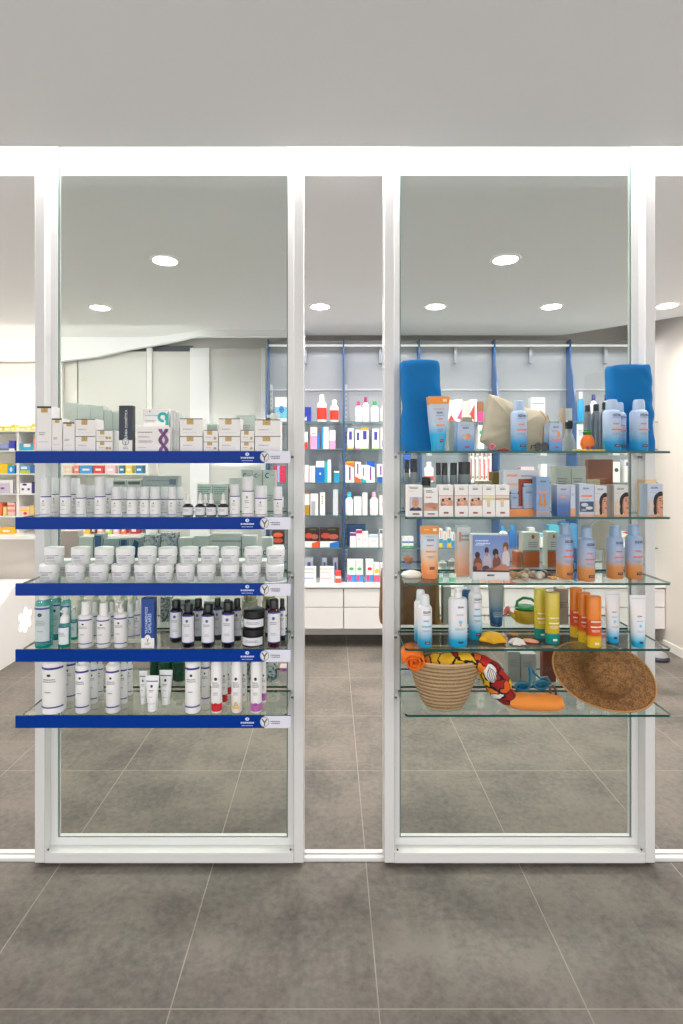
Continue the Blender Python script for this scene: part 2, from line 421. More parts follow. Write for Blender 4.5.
# partition panels behind, with a dark strip painted in for the shaded gap above
PNL = M((214, 213, 208), .4, name='pale_panel'); DK = M((92, 96, 106), .6)
def bx(px0, px1, Y, z0, z1, mat, d=.03): b.box(PX(px0, Y), PX(px1, Y), Y, Y + d, z0, z1, mat)
b = MB(); bx(-70, 77, 5.10, 0, 2.7, WALLM); struct(b.build('wall_left'))
b = MB(); bx(78.5, 146.2, 5.08, 0, PZ(351.5, 5.08), PNL); bx(152, 190, 5.08, 0, PZ(351.5, 5.08), PNL)
bx(100, 192, 5.12, 2.64, 2.712, DK); struct(b.build('wall_back'))
b = MB(); bx(146.6, 151.6, 5.04, 0, PZ(348, 5.04), M((226, 225, 222), .4), .04); struct(b.build('trim_3'))
b = MB(); bx(190, 209, 4.98, 0, 2.66, M((238, 238, 240), .35), .12); bx(209, 261, 5.02, 0, 2.66, PNL, .08); bx(261, 265.5, 4.98, 0, 2.66, M((238, 238, 240), .35), .12)
struct(b.build('wall_back'))
# white floor track the sliding frames run on
b = MB()
b.box(-3.7, 4.2, 2.118, 2.138, 0, .013, ALU); b.box(-3.7, 4.2, 2.148, 2.168, 0, .013, ALU); b.box(-3.7, 4.2, 2.138, 2.148, 0, .006, M((190, 188, 186), .4))
struct(b.build('trim_1'))

# ================================================================ sliding frames
FY0, FY1, FY2 = 2.09, 2.142, 2.165
def frame(xa, xb, label):
    r = empty('sliding_display_frame', ((xa + xb) / 2, FY0, .013)); X0, X1 = xa - (xa + xb) / 2, (xb - xa) / 2; y0 = 0; y1 = FY1 - FY0; y2 = FY2 - FY0
    zt = 2.96; lw = .040; iw = .026
    for s0, s1 in ((X0, X0 + lw), (X1 - lw, X1)):
        b = MB(); b.box(s0, s1, y0, y2, .002, zt, ALU, bev=.002); b.build('stile', r)
    b = MB(); b.box(X0 + lw, X1 - lw, y0, y2, .002, .041, ALU); b.build('bottom_rail', r)
    b = MB(); b.box(X0 + lw, X1 - lw, y0, y2, zt - .04, zt, ALU); b.build('top_rail', r)
    a, c = X0 + lw, X1 - lw
    b = MB(); I = M((222, 221, 219), .35)
    b.box(a, a + iw, y1 - .006, y2, .041, zt - .04, I); b.box(c - iw, c, y1 - .006, y2, .041, zt - .04, I)
    b.box(a + iw, c - iw, y1 - .006, y2, .041, .041 + iw, I); b.box(a + iw, c - iw, y1 - .006, y2, zt - .04 - iw, zt - .04, I)
    b.build('glazing_bead', r)
    b = MB(); g = .004; e = .005
    b.box(a + iw + .001, c - iw - .001, y1 + .004, y1 + .010, .041 + iw, zt - .04 - iw, G_PANE)
    for q in ((a + iw - .001, a + iw + e), (c - iw - e, c - iw + .001)): b.box(q[0], q[1], y1, y1 + .002, .041 + iw, zt - .066, M((96, 122, 116), .3))
    b.box(a + iw + e, c - iw - e, y1, y1 + .002, .067, .067 + .003, M((120, 118, 106), .3))
    b.build('glass_pane', r)
    for sx, q in ((1, a), (-1, c)):
        b = MB()
        for k in range(2):
            b.loft([(0, .004, .004), (.003, .004, .004)], M((120, 120, 118), .3, .8), 8)
        b.v = [(q + sx * .012 + x, z, .052 + y) for x, y, z in b.v]; b.v = [(x, y + .002, z) for x, y, z in b.v]
        b.build('screw', r)
    ST = M((120, 122, 118), .4, .5)
    for zz in ZS:   # small shelf clips in the channel of each stile
        for sx, q in ((1, a), (-1, c)):
            b = MB(); x0, x1 = (q, q + .012) if sx > 0 else (q - .012, q)
            b.box(x0, x1, y0 + .012, y1 - .008, zz - .013 - .013, zz - .010 - .013, M((236, 236, 232), .3)); b.box(x0, x1, y0 + .018, y0 + .03, zz - .024 - .013, zz - .0255, ST)
            b.build('shelf_bracket', r)
    solo(r, label, 'display frame', 'white sliding display frames')
    return r
ZS = [1.62, 1.3835, 1.1466, .910, .6735]
FL = (-1.158, -.106); FR = (.208, 1.267)
frame(FL[0], FL[1], 'tall white glazed frame carrying blue-fronted shelves of white cosmetics')
frame(FR[0], FR[1], 'tall white glazed frame carrying clear shelves of sun care and beach items')

def slab(x0, x1, y0, y1, z, t=.008, name='glass_shelf', parent=None, cut=.01, gm=None, em=None):
    b = MB(); gm = gm or G_SHELF; em = em or G_EDGE; c = cut
    o = [(x0 + c, y0), (x1 - c, y0), (x1, y0 + c), (x1, y1), (x0, y1), (x0, y0 + c)]
    lo = [(x, y, z - t) for x, y in o]; hi = [(x, y, z) for x, y in o]; n = len(o)
    b.add(lo, [tuple(reversed(range(n)))], gm); b.add(hi, [tuple(range(n))], gm)
    b.add(lo + hi, [(i, (i + 1) % n, n + (i + 1) % n, n + i) for i in range(n)], em)
    return b.build(name, parent)
BLUE = M((7, 54, 142), .16, name='blue_acrylic', spec=.12)
LW = ['top', 'second', 'third', 'fourth', 'bottom']
BRK = (.045, 2.105)
def strip_marks(b, x0, x1, zt, zb, y):
    h = zt - zb; w = x1 - x0; wl = M((226, 224, 236), .4); m = lambda x, z, off: (x0 + w / 2 + x, y - off, zb + z)
    lx = (247 - 15.3) / 275.0; px = 1 / 275.0
    prints(b, m, w, h, [('r', 1 - 26 * px, 1, 0, 1, wl),
        ('e', lx, .74, 2.0 * px, .14, M((210, 222, 242), .4)), ('p', [(lx - .2 * px, .66), (lx + 1.2 * px, .74), (lx + .2 * px, .84)], BLUE),
        ('s', lx - 6.5 * px, lx + 7 * px, .38, .13, M((196, 208, 236), .5), 1), ('s', lx - 5.5 * px, lx + 7 * px, .18, .07, M((150, 170, 215), .5), 1),
        ('e', 1 - 26 * px, .52, 4.6 * px, .44, M((168, 168, 170), .4)), ('e', 1 - 26 * px, .52, 3.7 * px, .36, M((222, 222, 222), .4)),
        ('p', [(1 - 29 * px, .76), (1 - 27.6 * px, .76), (1 - 26 * px, .55), (1 - 24.4 * px, .76), (1 - 23 * px, .76), (1 - 25.4 * px, .42), (1 - 25.4 * px, .2), (1 - 26.6 * px, .2), (1 - 26.6 * px, .42)], M((88, 88, 92), .4)),
        ('s', 1 - 20 * px, 1 - 8 * px, .52, .08, M((110, 110, 118), .4), 2)])
for side, (fx0, fx1) in (('left', FL), ('right', FR)):
    xm = (fx0 + fx1) / 2 + (-.003 if side == 'left' else .008)
    for k, zz in enumerate(ZS):
        if side == 'left':
            r = empty('display_shelf', (xm, 1.92, zz)); g = slab(-.475, .475, 0, .211, 0, parent=r, name='glass_shelf')
            x0 = PX(15.3, 1.912) - xm; x1 = PX(290.6, 1.912) - xm
            b = MB(); b.box(x0, x1, -.008, -.002, -.0435, .0, BLUE); s_ = b.build('front_strip', r)
            p = MB(); strip_marks(p, x0, x1, 0, -.0435, -.008); p.build('printed_logo', s_)
            solo(r, '%s glass shelf with glossy blue front strip in left display frame' % ('topmost' if k == 0 else 'lowest' if k == 4 else LW[k]), 'shelf', 'blue-fronted glass shelves')
        else:
            r = slab(-.479, .479, 0, .211, 0); r.location = (xm, 1.92, zz)
            solo(r, '%s clear glass shelf with green edge in right display frame' % ('topmost' if k == 0 else 'lowest' if k == 4 else LW[k]), 'shelf', 'clear front glass shelves')
        # shelf on the far side of the pane
        r2 = slab(-.475, .475, 0, .19, 0); r2.location = (xm, 2.17, zz)
        solo(r2, '%s glass shelf fixed behind the pane of the %s frame' % ('topmost' if k == 0 else 'lowest' if k == 4 else LW[k], side), 'shelf', 'glass shelves behind the panes')

# ================================================================ wall shelving at the back
BLUEP = M((46, 96, 154), .3, name='blue_fin'); BACKP = M((164, 167, 173), .35, name='grey_lacquer_panel', coat=.3)
WY = 4.93; BX0 = -.577; BW = .686
RB = [421.5, 449, 482.5, 515.5, 548]      # shelf front edges in the photograph
def bay(k):
    x0 = BX0 + BW * k
    r = empty('wall_shelving_bay', (x0, WY, .541)); zb = 0
    H = 2.71 - .541
    b = MB(); b.box(.012, BW - .002, -.006, 0.02, 0, H, BACKP); b.build('back_panel', r)
    # blue side fin: slim above, sweeping out to full depth below
    prof = [(0, 0), (-.205, 0), (-.205, 1.30), (-.20, 1.45), (-.18, 1.60), (-.15, 1.72), (-.125, 1.82), (-.08, 1.95), (-.08, H), (0, H)]
    b = MB(); b.extr([(0, y, z) for y, z in prof], (.011, 0, 0), BLUEP); b.build('side_fin', r)
    b = MB(); b.box(.018, .040, -.016, -.006, 0, H - .4, M((226, 226, 226), .35))
    for q in range(40): b.box(.026, .032, -.0175, -.016, .05 + q * .042, .075 + q * .042, M((120, 122, 126), .5))
    b.build('slotted_standard', r)
    for i, y in enumerate(RB):
        zz = PZ(y, 4.66) - .541
        slab(.013, BW - .004, -.27, -.018, zz, .007, name='glass_shelf', parent=r, cut=.002, gm=G_WALLSHELF, em=M((70, 130, 124), .2))
    b = MB(); b.box(.012, BW - .002, -.07, -.04, H - .06, H - .045, M((255, 253, 250), .3, emit=.35, name='led_white')); b.build('light_bar', r)
    b = MB(); b.box(.012, BW - .002, -.020, -.006, 2.255 - .541, 2.262 - .541, M((225, 226, 230), .3)); b.build('panel_trim', r)
    b = MB(); b.box(BW / 2 - .012, BW / 2 + .012, -.05, -.012, 2.50 - .541, H - .06, M((150, 154, 162), .4)); b.build('light_arm', r)
    return r
names = ['first', 'second', 'third', 'fourth', 'fifth']
for k in range(5):
    solo(bay(k), 'tall grey shelving bay with blue fin, %s from the left along the back wall' % names[k], 'shelving', 'wall shelving bays')
CY0 = 4.575; LACQ = M((236, 233, 231), .35, name='white_lacquer')
for k in range(5):
    x0 = BX0 + BW * k; r = empty('drawer_cabinet', (x0, CY0, .167)); w = BW - .004
    if k == 4: w = 2.858 - x0
    b = MB(); b.box(0, w, .02, .376, 0, .352, M((214, 211, 210), .4)); b.build('cabinet_body', r)
    for z0, z1 in ((.002, .183), (.189, .345)):
        b = MB(); b.box(.003, w - .001, 0, .02, z0, z1 if z1 < .2 else z1, LACQ, bev=.002)
        b.box(.003, w - .001, .004, .02, z1 - .004, z1, M((200, 198, 197), .4)); b.build('drawer_front', r)
    solo(r, 'white wall-hung cabinet with two handleless drawers, %s from the left' % names[k], 'cabinet', 'white drawer cabinets')
b = MB(); b.box(BX0, 2.858, CY0 - .01, WY - .002, .521, .541, M((242, 240, 238), .25), bev=.002)
solo(b.build('worktop'), 'long thin white worktop running over the drawer cabinets', 'worktop')
# left wall unit: white shelves over a low counter
r = empty('pharmacy_shelf_unit', (-3.2, 5.08, 0)); XL0 = -.45; XL1 = PX(147, 4.75) + 3.2
b = MB(); XM = PX(62, 5.05) + 3.2; b.box(XL0, XM, -.03, 0, .9, PZ(362, 5.05), M((240, 234, 226), .5)); b.box(XM, XL1, -.03, 0, .9, PZ(462, 5.05), M((240, 234, 226), .5)); b.build('back_panel', r)
LR = [430.5, 450.4, 473.5, 493.5, 516]
for i, y in enumerate(LR):
    b = MB(); zz = PZ(y, 4.8); b.box(XL0, (PX(62, 4.8) + 3.2) if i < 2 else XL1, -.28, -.03, zz - .012, zz, M((226, 232, 226), .3)); b.build('shelf', r)
for px in (17, 61.6, 146.5):
    b = MB(); x = PX(px, 4.8) + 3.2; b.box(x - .010, x + .010, -.27, -.03, .93, PZ(428 if px < 80 else 462, 4.8), M((238, 236, 232), .4)); b.build('upright', r)
b = MB(); b.box(XL0, XL1, -.44, -.0, .925, .955, M((244, 244, 240), .15)); b.build('counter_top', r)
b = MB(); b.box(XL0, XL1, -.36, -.0, 0.0, .925, M((206, 200, 192), .5)); b.build('counter_front', r)
solo(r, 'white pharmacy shelf unit with beige counter front in the left rear corner', 'shelving')
# curved white desk with its lit flower cut-out
b = MB(); pf = [(3.3, .0), (3.3, .36), (3.7, .425), (4.0, .47), (4.12, .505), (4.19, .545), (4.25, .59), (4.32, .605), (4.55, .60), (4.64, .575), (4.68, .50), (4.69, 0)]
r = empty('reception_desk', (-2.53, 4.2, 0))
b.extr([(0, y - 4.2, z) for y, z in pf], (-1.0, 0, 0), M((243, 240, 238), .3, name='solid_surface_white'), True); b.build('desk_body', r)
b = MB(); em = M((255, 246, 232), .4, emit=2.6, name='backlit_cutout')
for (dy, dz, ry_, rz_, a) in ((0, 0, .03, .03, 0), (.055, .03, .026, .042, -.9), (.005, .068, .024, .034, 0), (-.055, .035, .026, .038, .9), (-.05, -.035, .026, .042, -.7), (0, -.07, .026, .03, 0), (.05, -.035, .024, .04, .7)):
    vs = []
    for i in range(14):
        t = 2 * PI * i / 14; u = ry_ * math.cos(t); v = rz_ * math.sin(t)
        vs.append((.0015, .225 + dy + u * math.cos(a) - v * math.sin(a), .288 + dz + u * math.sin(a) + v * math.cos(a)))
    b.add(vs, [tuple(range(14))], em)
b.build('lit_cutout', r)
solo(r, 'low curved white desk with glowing flower cut-out at the left edge', 'desk')
# thing on the floor by the right wall
r = empty('round_floor_base', (PX(659, 4.3), 4.3, 0))
b = MB(); b.loft([(0, .075, .06), (.02, .08, .065), (.035, .07, .055)], M((54, 56, 62), .4), 24); b.build('rim', r)
b = MB(); b.loft([(.035, .068, .053), (.06, .05, .04), (.075, .02, .018)], M((150, 150, 152), .4), 24); b.build('cover', r)
solo(r, 'dark rimmed round base with pale cover on floor by the right wall', 'floor base')

# ================================================================ ceiling downlights
def downlight(px, py, label, bright=1.0):
    Y = (Z_C - CZ) * F / (HY - py); X = PX(px, Y)
    r = empty('recessed_downlight', (X, Y, Z_C))
    b = MB(); n = 28; vs = []
    for i in range(n):
        a = 2 * PI * i / n
        for rr, zz in ((.086, -.0005), (.084, -.006), (.068, -.004)): vs.append((rr * math.cos(a), rr * math.sin(a), zz))
    b.add(vs, [(3 * i + k, 3 * ((i + 1) % n) + k, 3 * ((i + 1) % n) + k + 1, 3 * i + k + 1) for i in range(n) for k in range(2)], M((238, 236, 232), .4), True); b.build('trim_ring', r)
    b = MB(); b.loft([(-.0042, .069, .069), (-.0035, .069, .069)], M((255, 250, 240), .4, emit=22.0, name='lamp_glow'), 28); b.build('diffuser', r)
    L_ = bpy.data.lights.new('downlight_beam', 'AREA'); L_.shape = 'DISK'; L_.size = .13; L_.energy = 15 * bright; L_.color = (1, .96, .91); L_.spread = math.radians(150)
    lo = bpy.data.objects.new('downlight_beam', L_); COL.objects.link(lo); lo.location = (X, Y, Z_C - .012)
    solo(r, label, 'ceiling light', 'round recessed ceiling lights')
downlight(165, 260.5, 'round ceiling downlight nearest the camera above left display')
downlight(505.5, 259.5, 'round ceiling downlight nearest the camera above right display')
for px, py, lb in ((100, 307.5, 'small round downlight in far row, at far left of ceiling'), (320, 306.5, 'round downlight in far row seen between the two frames'),
                   (435.5, 306.5, 'round downlight in far row, left one behind the right pane'), (551.5, 306.5, 'round downlight in far row, right one behind the right pane'),
                   (667, 305.5, 'round downlight in far row at the right edge of the picture')):
    downlight(px, py, lb)
def area(name, loc, size, energy, color=(1, 1, 1), rot=(0, 0, 0), sy=None, spread=180):
    l = bpy.data.lights.new(name, 'AREA'); l.energy = energy; l.color = color; l.size = size
    if sy: l.shape = 'RECTANGLE'; l.size_y = sy
    l.spread = math.radians(spread)
    o = bpy.data.objects.new(name, l); COL.objects.link(o); o.location = loc; o.rotation_euler = rot
    return o
# LED line inside the ceiling slot above the frames
area('slot_led_line', (.1, 2.045, 3.0), 7.4, 75, (1, .985, .99), (math.radians(14), 0, 0), .05)
area('shelf_led_line', (1.12, 4.80, 2.66), 3.3, 13, (.98, .99, 1), (math.radians(-22), 0, 0), .06)
area('left_unit_light', (-3.12, 4.84, 2.45), .7, 13, (1, .95, .88), (math.radians(-14), 0, 0), .10)
area('bulkhead_fill', (-2.3, 4.4, 2.60), 2.2, 3.5, (1, .97, .92), (math.radians(80), 0, 0), .06, 130)  # added lamp without any fitting, only brightens the bulkhead face
area('panel_glow', (PX(235, 4.93), 4.9, 1.62), .35, 2.2, (1, .97, .9), (math.radians(150), 0, 0), .06)
# small spot under the rear ceiling at right, its fitting not modelled
area('right_spot', (2.2, 4.0, 2.7), .1, 3, (1, .94, .85), (0, math.radians(38), math.radians(10)), spread=70)

w = bpy.data.worlds.new('shopfront_daylight'); bpy.context.scene.world = w; w.use_nodes = True
nt = w.node_tree; bg = nt.nodes['Background']; tc = nt.nodes.new('ShaderNodeTexCoord'); sp = nt.nodes.new('ShaderNodeSeparateXYZ')
cr = nt.nodes.new('ShaderNodeValToRGB'); mr = nt.nodes.new('ShaderNodeMapRange'); mr.inputs['From Min'].default_value = -.25; mr.inputs['From Max'].default_value = .35
nt.links.new(tc.outputs['Generated'], sp.inputs[0]); nt.links.new(sp.outputs['Z'], mr.inputs['Value']); nt.links.new(mr.outputs[0], cr.inputs[0]); nt.links.new(cr.outputs[0], bg.inputs[0])
cr.color_ramp.elements[0].color = (.56, .55, .54, 1); cr.color_ramp.elements[0].position = .35; cr.color_ramp.elements[1].color = (.98, .985, 1, 1); cr.color_ramp.elements[1].position = .65
bg.inputs[1].default_value = 2.7

cam = bpy.data.cameras.new('camera'); co = bpy.data.objects.new('camera', cam); COL.objects.link(co)
co.location = (0, 0, CZ); co.rotation_euler = (math.radians(90), 0, 0)
cam.sensor_fit = 'VERTICAL'; cam.sensor_height = 36; cam.sensor_width = 24.01; cam.lens = F / 1024 * 36
cam.shift_x = (341.5 - VX) / 1024; cam.shift_y = -(512 - HY) / 1024
cam.clip_start = .05
sc = bpy.context.scene; sc.camera = co
sc.view_settings.view_transform = 'Standard'; sc.view_settings.look = 'None'; sc.view_settings.exposure = 0; sc.view_settings.gamma = 1
sc.view_settings.use_curve_mapping = False
sc.cycles.max_bounces = 10; sc.cycles.diffuse_bounces = 5; sc.cycles.transparent_max_bounces = 40; sc.cycles.use_denoising = True
sc.cycles.sample_clamp_indirect = 6
# ================================================================ products
def cyl_px(x0, x1, yt, Y, k):
    """position, radius and height of an upright round thing read at depth Y on shelf k"""
    r = (x1 - x0) / 2 * Y / F; z = ZS[k]; return (PX((x0 + x1) / 2, Y), Y, z), rnd(r, .001), rnd(PZ(yt, Y) - z, .004)
INKL = M((176, 174, 178), .6)
def derm(r, h, f=.60, bandc=VIOLET, cap=None, body=None, name='cosmetic_bottle'):
    """straight white bottle, violet line under a milky over-cap"""
    bd = body or WHITE; cp = cap or glass('milky_cap', (.9, .9, .9), solid=.72, solidc=(238, 238, 238)); hb = h * f
    def ex(root):
        b = MB(); b.loft([(hb + .001, r * .55, r * .55), (hb + .014, r * .5, r * .5), (hb + .016, r * .3, r * .3), (hb + (h - hb) * .75, r * .28, r * .28)], WHITE, 12); b.build('pump_nozzle', root)
    return turned(name, [('bottle_body', [(0, r * .9), (.002, r), (hb - .006, r), (hb - .005, r), (hb - .001, r), (hb, r * .97)], [bd, bd, bd, bandc, bd]),
                         ('over_cap', [(hb, r * .97), (h - .004, r * .93), (h, r * .84)], cp)],
                  [('s', .38, .64, .60, .035, INKL, 2), ('e', .5, .74, .05, .05, GREYINK), ('s', .40, .62, .34, .03, INKL, 1), ('r', .18, .82, .10, .125, M((120, 112, 170), .5))], R=r, H=hb, extra=ex)
def tall_white(r, h, sh=.88, pump=False, body=None, name='cosmetic_bottle', nz=.35):
    """tall white bottle with two violet rings and a disc or pump top"""
    bd = body or WHITE; hb = h * sh
    parts = [('bottle_body', [(0, r * .9), (.003, r), (hb * .97, r), (hb, r * .86), (hb + .003, r * .6)], bd)]
    if pump:
        parts.append(('pump_collar', [(hb + .003, r * .42), (hb + .018, r * .42), (hb + .019, r * .2), (h - .012, r * .2)], WHITE))
        def ex(root):
            b = MB(); b.loft([(h - .012, r * .45, r * .45), (h - .002, r * .45, r * .45), (h, r * .3, r * .3)], WHITE, 12); b.box(-.004, .004, -r * 1.5, 0, h - .010, h - .003, WHITE); b.build('pump_head', root)
    else:
        parts.append(('cap', [(hb + .003, r * .62), (h - .002, r * .58), (h, r * .5)], WHITE)); ex = None
    return turned(name, parts, [('r', .10, .90, .855, .895, VIOLET), ('e', .5, .75, .055, .026, DARKINK), ('s', .32, .70, .66, .020, GREYINK, 2), ('s', .38, .62, .42, .022, GREYINK, 1), ('r', .10, .90, .13, .155, VIOLET)],
                  R=r, H=hb, extra=ex)
def jar(r, h):
    lid = M((244, 243, 241), .35); fr_ = M((226, 227, 226), .25)
    return turned('cream_jar', [('jar_body', [(0, r * .86), (.003, r * .92), (h * .50, r * .96), (h * .5, r * .93)], fr_),
                                ('lid', [(h * .5, r * .96), (h * .53, r), (h * .97, r * .99), (h, r * .94)], lid)],
                  [('r', .30, .74, .54, .575, M((110, 104, 160), .5)), ('s', .36, .68, .40, .06, GREYINK, 1), ('s', .36, .68, .26, .04, INKL, 2), ('r', .2, .8, .08, .10, M((170, 168, 190), .5))], R=r * 1.0, H=h, seg=28)
BLK = M((16, 14, 18), .18, name='dark_glass', coat=.4); BLKCAP = M((20, 20, 24), .3)
def dark_bottle(r, h, hb_f=.80, glassc=None):
    g = glassc or BLK; hb = h * hb_f
    return turned('dark_bottle', [('bottle_body', [(0, r * .9), (.003, r), (hb * .93, r), (hb, r * .7), (hb + .002, r * .5)], g), ('flip_cap', [(hb + .002, r * .72), (h - .004, r * .72), (h, r * .6)], BLKCAP)],
                  [('r', .12, .88, .16, .90, M((226, 226, 230), .45)), ('r', .12, .88, .90, .93, M((56, 62, 160), .4)), ('r', .12, .88, .14, .16, M((56, 62, 160), .4)),
                   ('e', .5, .78, .07, .045, M((96, 96, 150), .5)), ('s', .32, .70, .66, .022, GREYINK, 2), ('s', .36, .66, .38, .02, INKL, 2)], R=r, H=hb)
def dropper(r, h):
    hb = h * .55
    return turned('dropper_bottle', [('bottle_body', [(0, r * .9), (.002, r), (hb * .82, r), (hb * .98, r * .5), (hb, r * .45)], M((38, 20, 18), .15, coat=.4)),
                                     ('collar', [(hb, r * .52), (hb + h * .13, r * .52), (hb + h * .14, r * .4)], WHITE), ('rubber_bulb', [(hb + h * .14, r * .34), (h * .9, r * .34), (h * .97, r * .26), (h, r * .1)], M((230, 224, 222), .6))],
                  [('r', .1, .9, .12, .72, M((226, 226, 230), .45)), ('s', .28, .7, .52, .05, GREYINK, 2)], R=r, H=hb)
def spray_can(r, h, fade, ink2=(240, 120, 60), name='sun_spray', extra_items=()):
    """shouldered spray bottle with coloured fade and matching cap"""
    hb = h * .80; m = G(fade, h)
    cap = M(fade[-1][1], .35)
    return turned(name, [('bottle_body', [(0, r * .92), (.003, r), (hb * .93, r), (hb * .985, r * .82), (hb, r * .66)], m),
                         ('spray_cap', [(hb, r * .68), (h - .008, r * .64), (h - .001, r * .55), (h, r * .45)], cap)],
                  [('t', 'ISDIN', .56, .86, .34, DARKINK, False), ('s', .36, .76, .79, .014, M((110, 160, 210), .5), 1), ('s', .40, .66, .64, .03, M(ink2, .5), 1),
                   ('r', .34, .78, .50, .535, M(ink2, .5)), ('s', .36, .7, .42, .012, GREYINK, 2), ('r', .45, .68, .10, .16, M((40, 60, 80), .5)), ('r', .49, .64, .125, .14, M((235, 120, 70), .5))] + list(extra_items), R=r, H=hb)
SUN = [(0, (12, 132, 190)), (.16, (24, 150, 206)), (.34, (150, 182, 208)), (.55, (172, 188, 212)), (1, (166, 186, 210))]
ORG = [(0, (210, 138, 78)), (.22, (216, 146, 86)), (.34, (172, 178, 198)), (.6, (156, 172, 200)), (1, (146, 168, 196))]
AQUA = [(0, (0, 148, 196)), (.14, (28, 164, 206)), (.36, (214, 226, 232)), (.6, (232, 228, 228)), (1, (222, 224, 226))]
def squeeze(w, d, h, fade, capc, top_band=None, items=(), name='cream_tube', caph=None):
    """tube standing on its cap: flat crimp on top, round below"""
    ch = caph or h * .12; m = G(fade, h) if isinstance(fade, list) else fade
    def mk():
        r = empty(name); rb = d / 2
        b = MB(); n = 8; secs = []
        for i in range(n + 1):
            t = i / n; z = ch + (h - ch) * t
            secs.append((z, rb * 1.05 + (w / 2 - rb * 1.05) * t ** .8, rb + (.0015 - rb) * t ** 1.3))
        b.loft(secs, m, 24); b.build('tube_body', r)
        b = MB(); b.loft([(0, rb * .92, rb * .9), (.003, rb * .98, rb * .95), (ch, rb * 1.02, rb * .98)], capc if not isinstance(capc, tuple) else M(capc, .3), 24); b.build('cap', r)
        if items or top_band:
            p = MB()
            def f(x, z, off):
                t = max(0, min(1, (z - ch) / (h - ch))); rx = rb * 1.05 + (w / 2 - rb * 1.05) * t ** .8; ry = rb + (.0015 - rb) * t ** 1.3
                u = max(-.985, min(.985, x / (w / 2))); return (u * rx, -ry * math.sqrt(1 - u * u) - off - .0006, z)
            if top_band: items2 = [('r', .008, .992, top_band[0], .995, M(top_band[1], .4))] + list(items)
            else: items2 = list(items)
            prints(p, f, w, h, items2, False); p.build('label', r)
        return r
    return mk
def P(k): return ['left display top shelf', 'left display second shelf', 'left display third shelf', 'left display fourth shelf', 'left display lowest shelf'][k]
def Q(k): return ['right display top shelf', 'right display second shelf', 'right display third shelf', 'right display fourth shelf', 'right display lowest shelf'][k]
def round_at(x0, x1, yt, Y, k, fn, key, look, place, cat, group, rz=0.0, z=None):
    loc, r, h = cyl_px(x0, x1, yt, Y, k)
    if z is not None: h = rnd(PZ(yt, Y) - z, .003); loc = (loc[0], loc[1], z)
    o = put((key, r, h), fn(r, h), loc, rz); reg(o, look, place, cat, group, (x0 + x1) / 2); return o
def box_at(x0, x1, yt, Yf, z, d, key, items, look, place, cat, group, body=PAPER, rz=0, yb=None, single=False, name='carton', parts=None, top=None):
    w = rnd((x1 - x0) * Yf / F, .001); h = rnd(PZ(yt, Yf) - z, .002)
    o = put((key, w, h, d), carton(w, d, h, body, items, name, single, parts, top), (PX((x0 + x1) / 2, Yf), Yf + d / 2, z), rz)
    reg(o, look, place, cat, group, (x0 + x1) / 2); return o, z + h

# ---------------- left display, top shelf: cartons with gold labels
GOLD = M((196, 160, 92), .4, name='gold_label'); BLKE = M((44, 40, 40), .4)
z0 = ZS[0]
def gold_items(a=.30, b=.70, t0=.80, t1=.97): return [('r', a, b, t0, t1, GOLD), ('e', (a + b) / 2, (t0 + t1) / 2, .03, .02, M((130, 100, 50), .5)), ('r', 0, 1, .955, 1, BLKE),
    ('s', .14, .6, .42 if t1 - t0 < .1 else .40, .02, GREYINK, 2), ('s', .14, .8, .2, .012, INKL, 1)]
side_g = M((206, 206, 206), .5)
for (x0, x1, yt, look) in ((37, 51.5, 406, 'tallest slim white carton with gold label'), (52, 62, 418.5, 'middle-height slim white carton with gold label'), (63.2, 74.6, 422.5, 'shorter slim white carton with gold label')):
    box_at(x0, x1, yt, 1.93, z0, .058, 'gold_t', gold_items(.28, .74, .86, .965), look, P(0), 'carton', 'gold-labelled cartons', top=BLKE)
def stack(x0, x1, rows, look, where, d=.07, Yf=1.93, items=None):
    z = z0
    for i, yt in enumerate(rows):
        o, z = box_at(x0, x1, yt, Yf, z, d, 'gold_s', items or gold_items(.30, .60, .66, .97), look, ('top' if i else 'bottom') + ' of stack ' + where, 'carton', 'gold-labelled cartons', top=BLKE)
stack(75.5, 95.5, (436, 419), 'white gold-labelled carton', 'right of slim cartons, left display')
stack(96.5, 112.5, (441.2, 429.8), 'small gold-labelled carton', 'left of black box, left display', .06, items=gold_items(.22, .50, .6, .94) + [('e', .66, .3, .10, .14, GOLD), ('e', .84, .3, .08, .12, GOLD)])
stack(180, 202.5, (436, 418.5), 'white gold-labelled carton', 'right of purple ribbon carton, left display')
stack(203.5, 218, (441.5, 430), 'small gold-labelled carton', 'in first gap between large ones, left display', .06, items=gold_items(.25, .6, .6, .94) + [('e', .8, .3, .10, .14, GOLD)])
stack(219, 240, (436, 418.5), 'white gold-labelled carton', 'in middle of the right half, left display')
stack(240.8, 254, (441.5, 430), 'small gold-labelled carton', 'in second gap between large ones, left display', .06, items=gold_items(.25, .6, .6, .94) + [('e', .8, .3, .10, .14, GOLD)])
stack(255, 280.5, (436, 419.5), 'wide gold-labelled carton', 'at right end, left display')
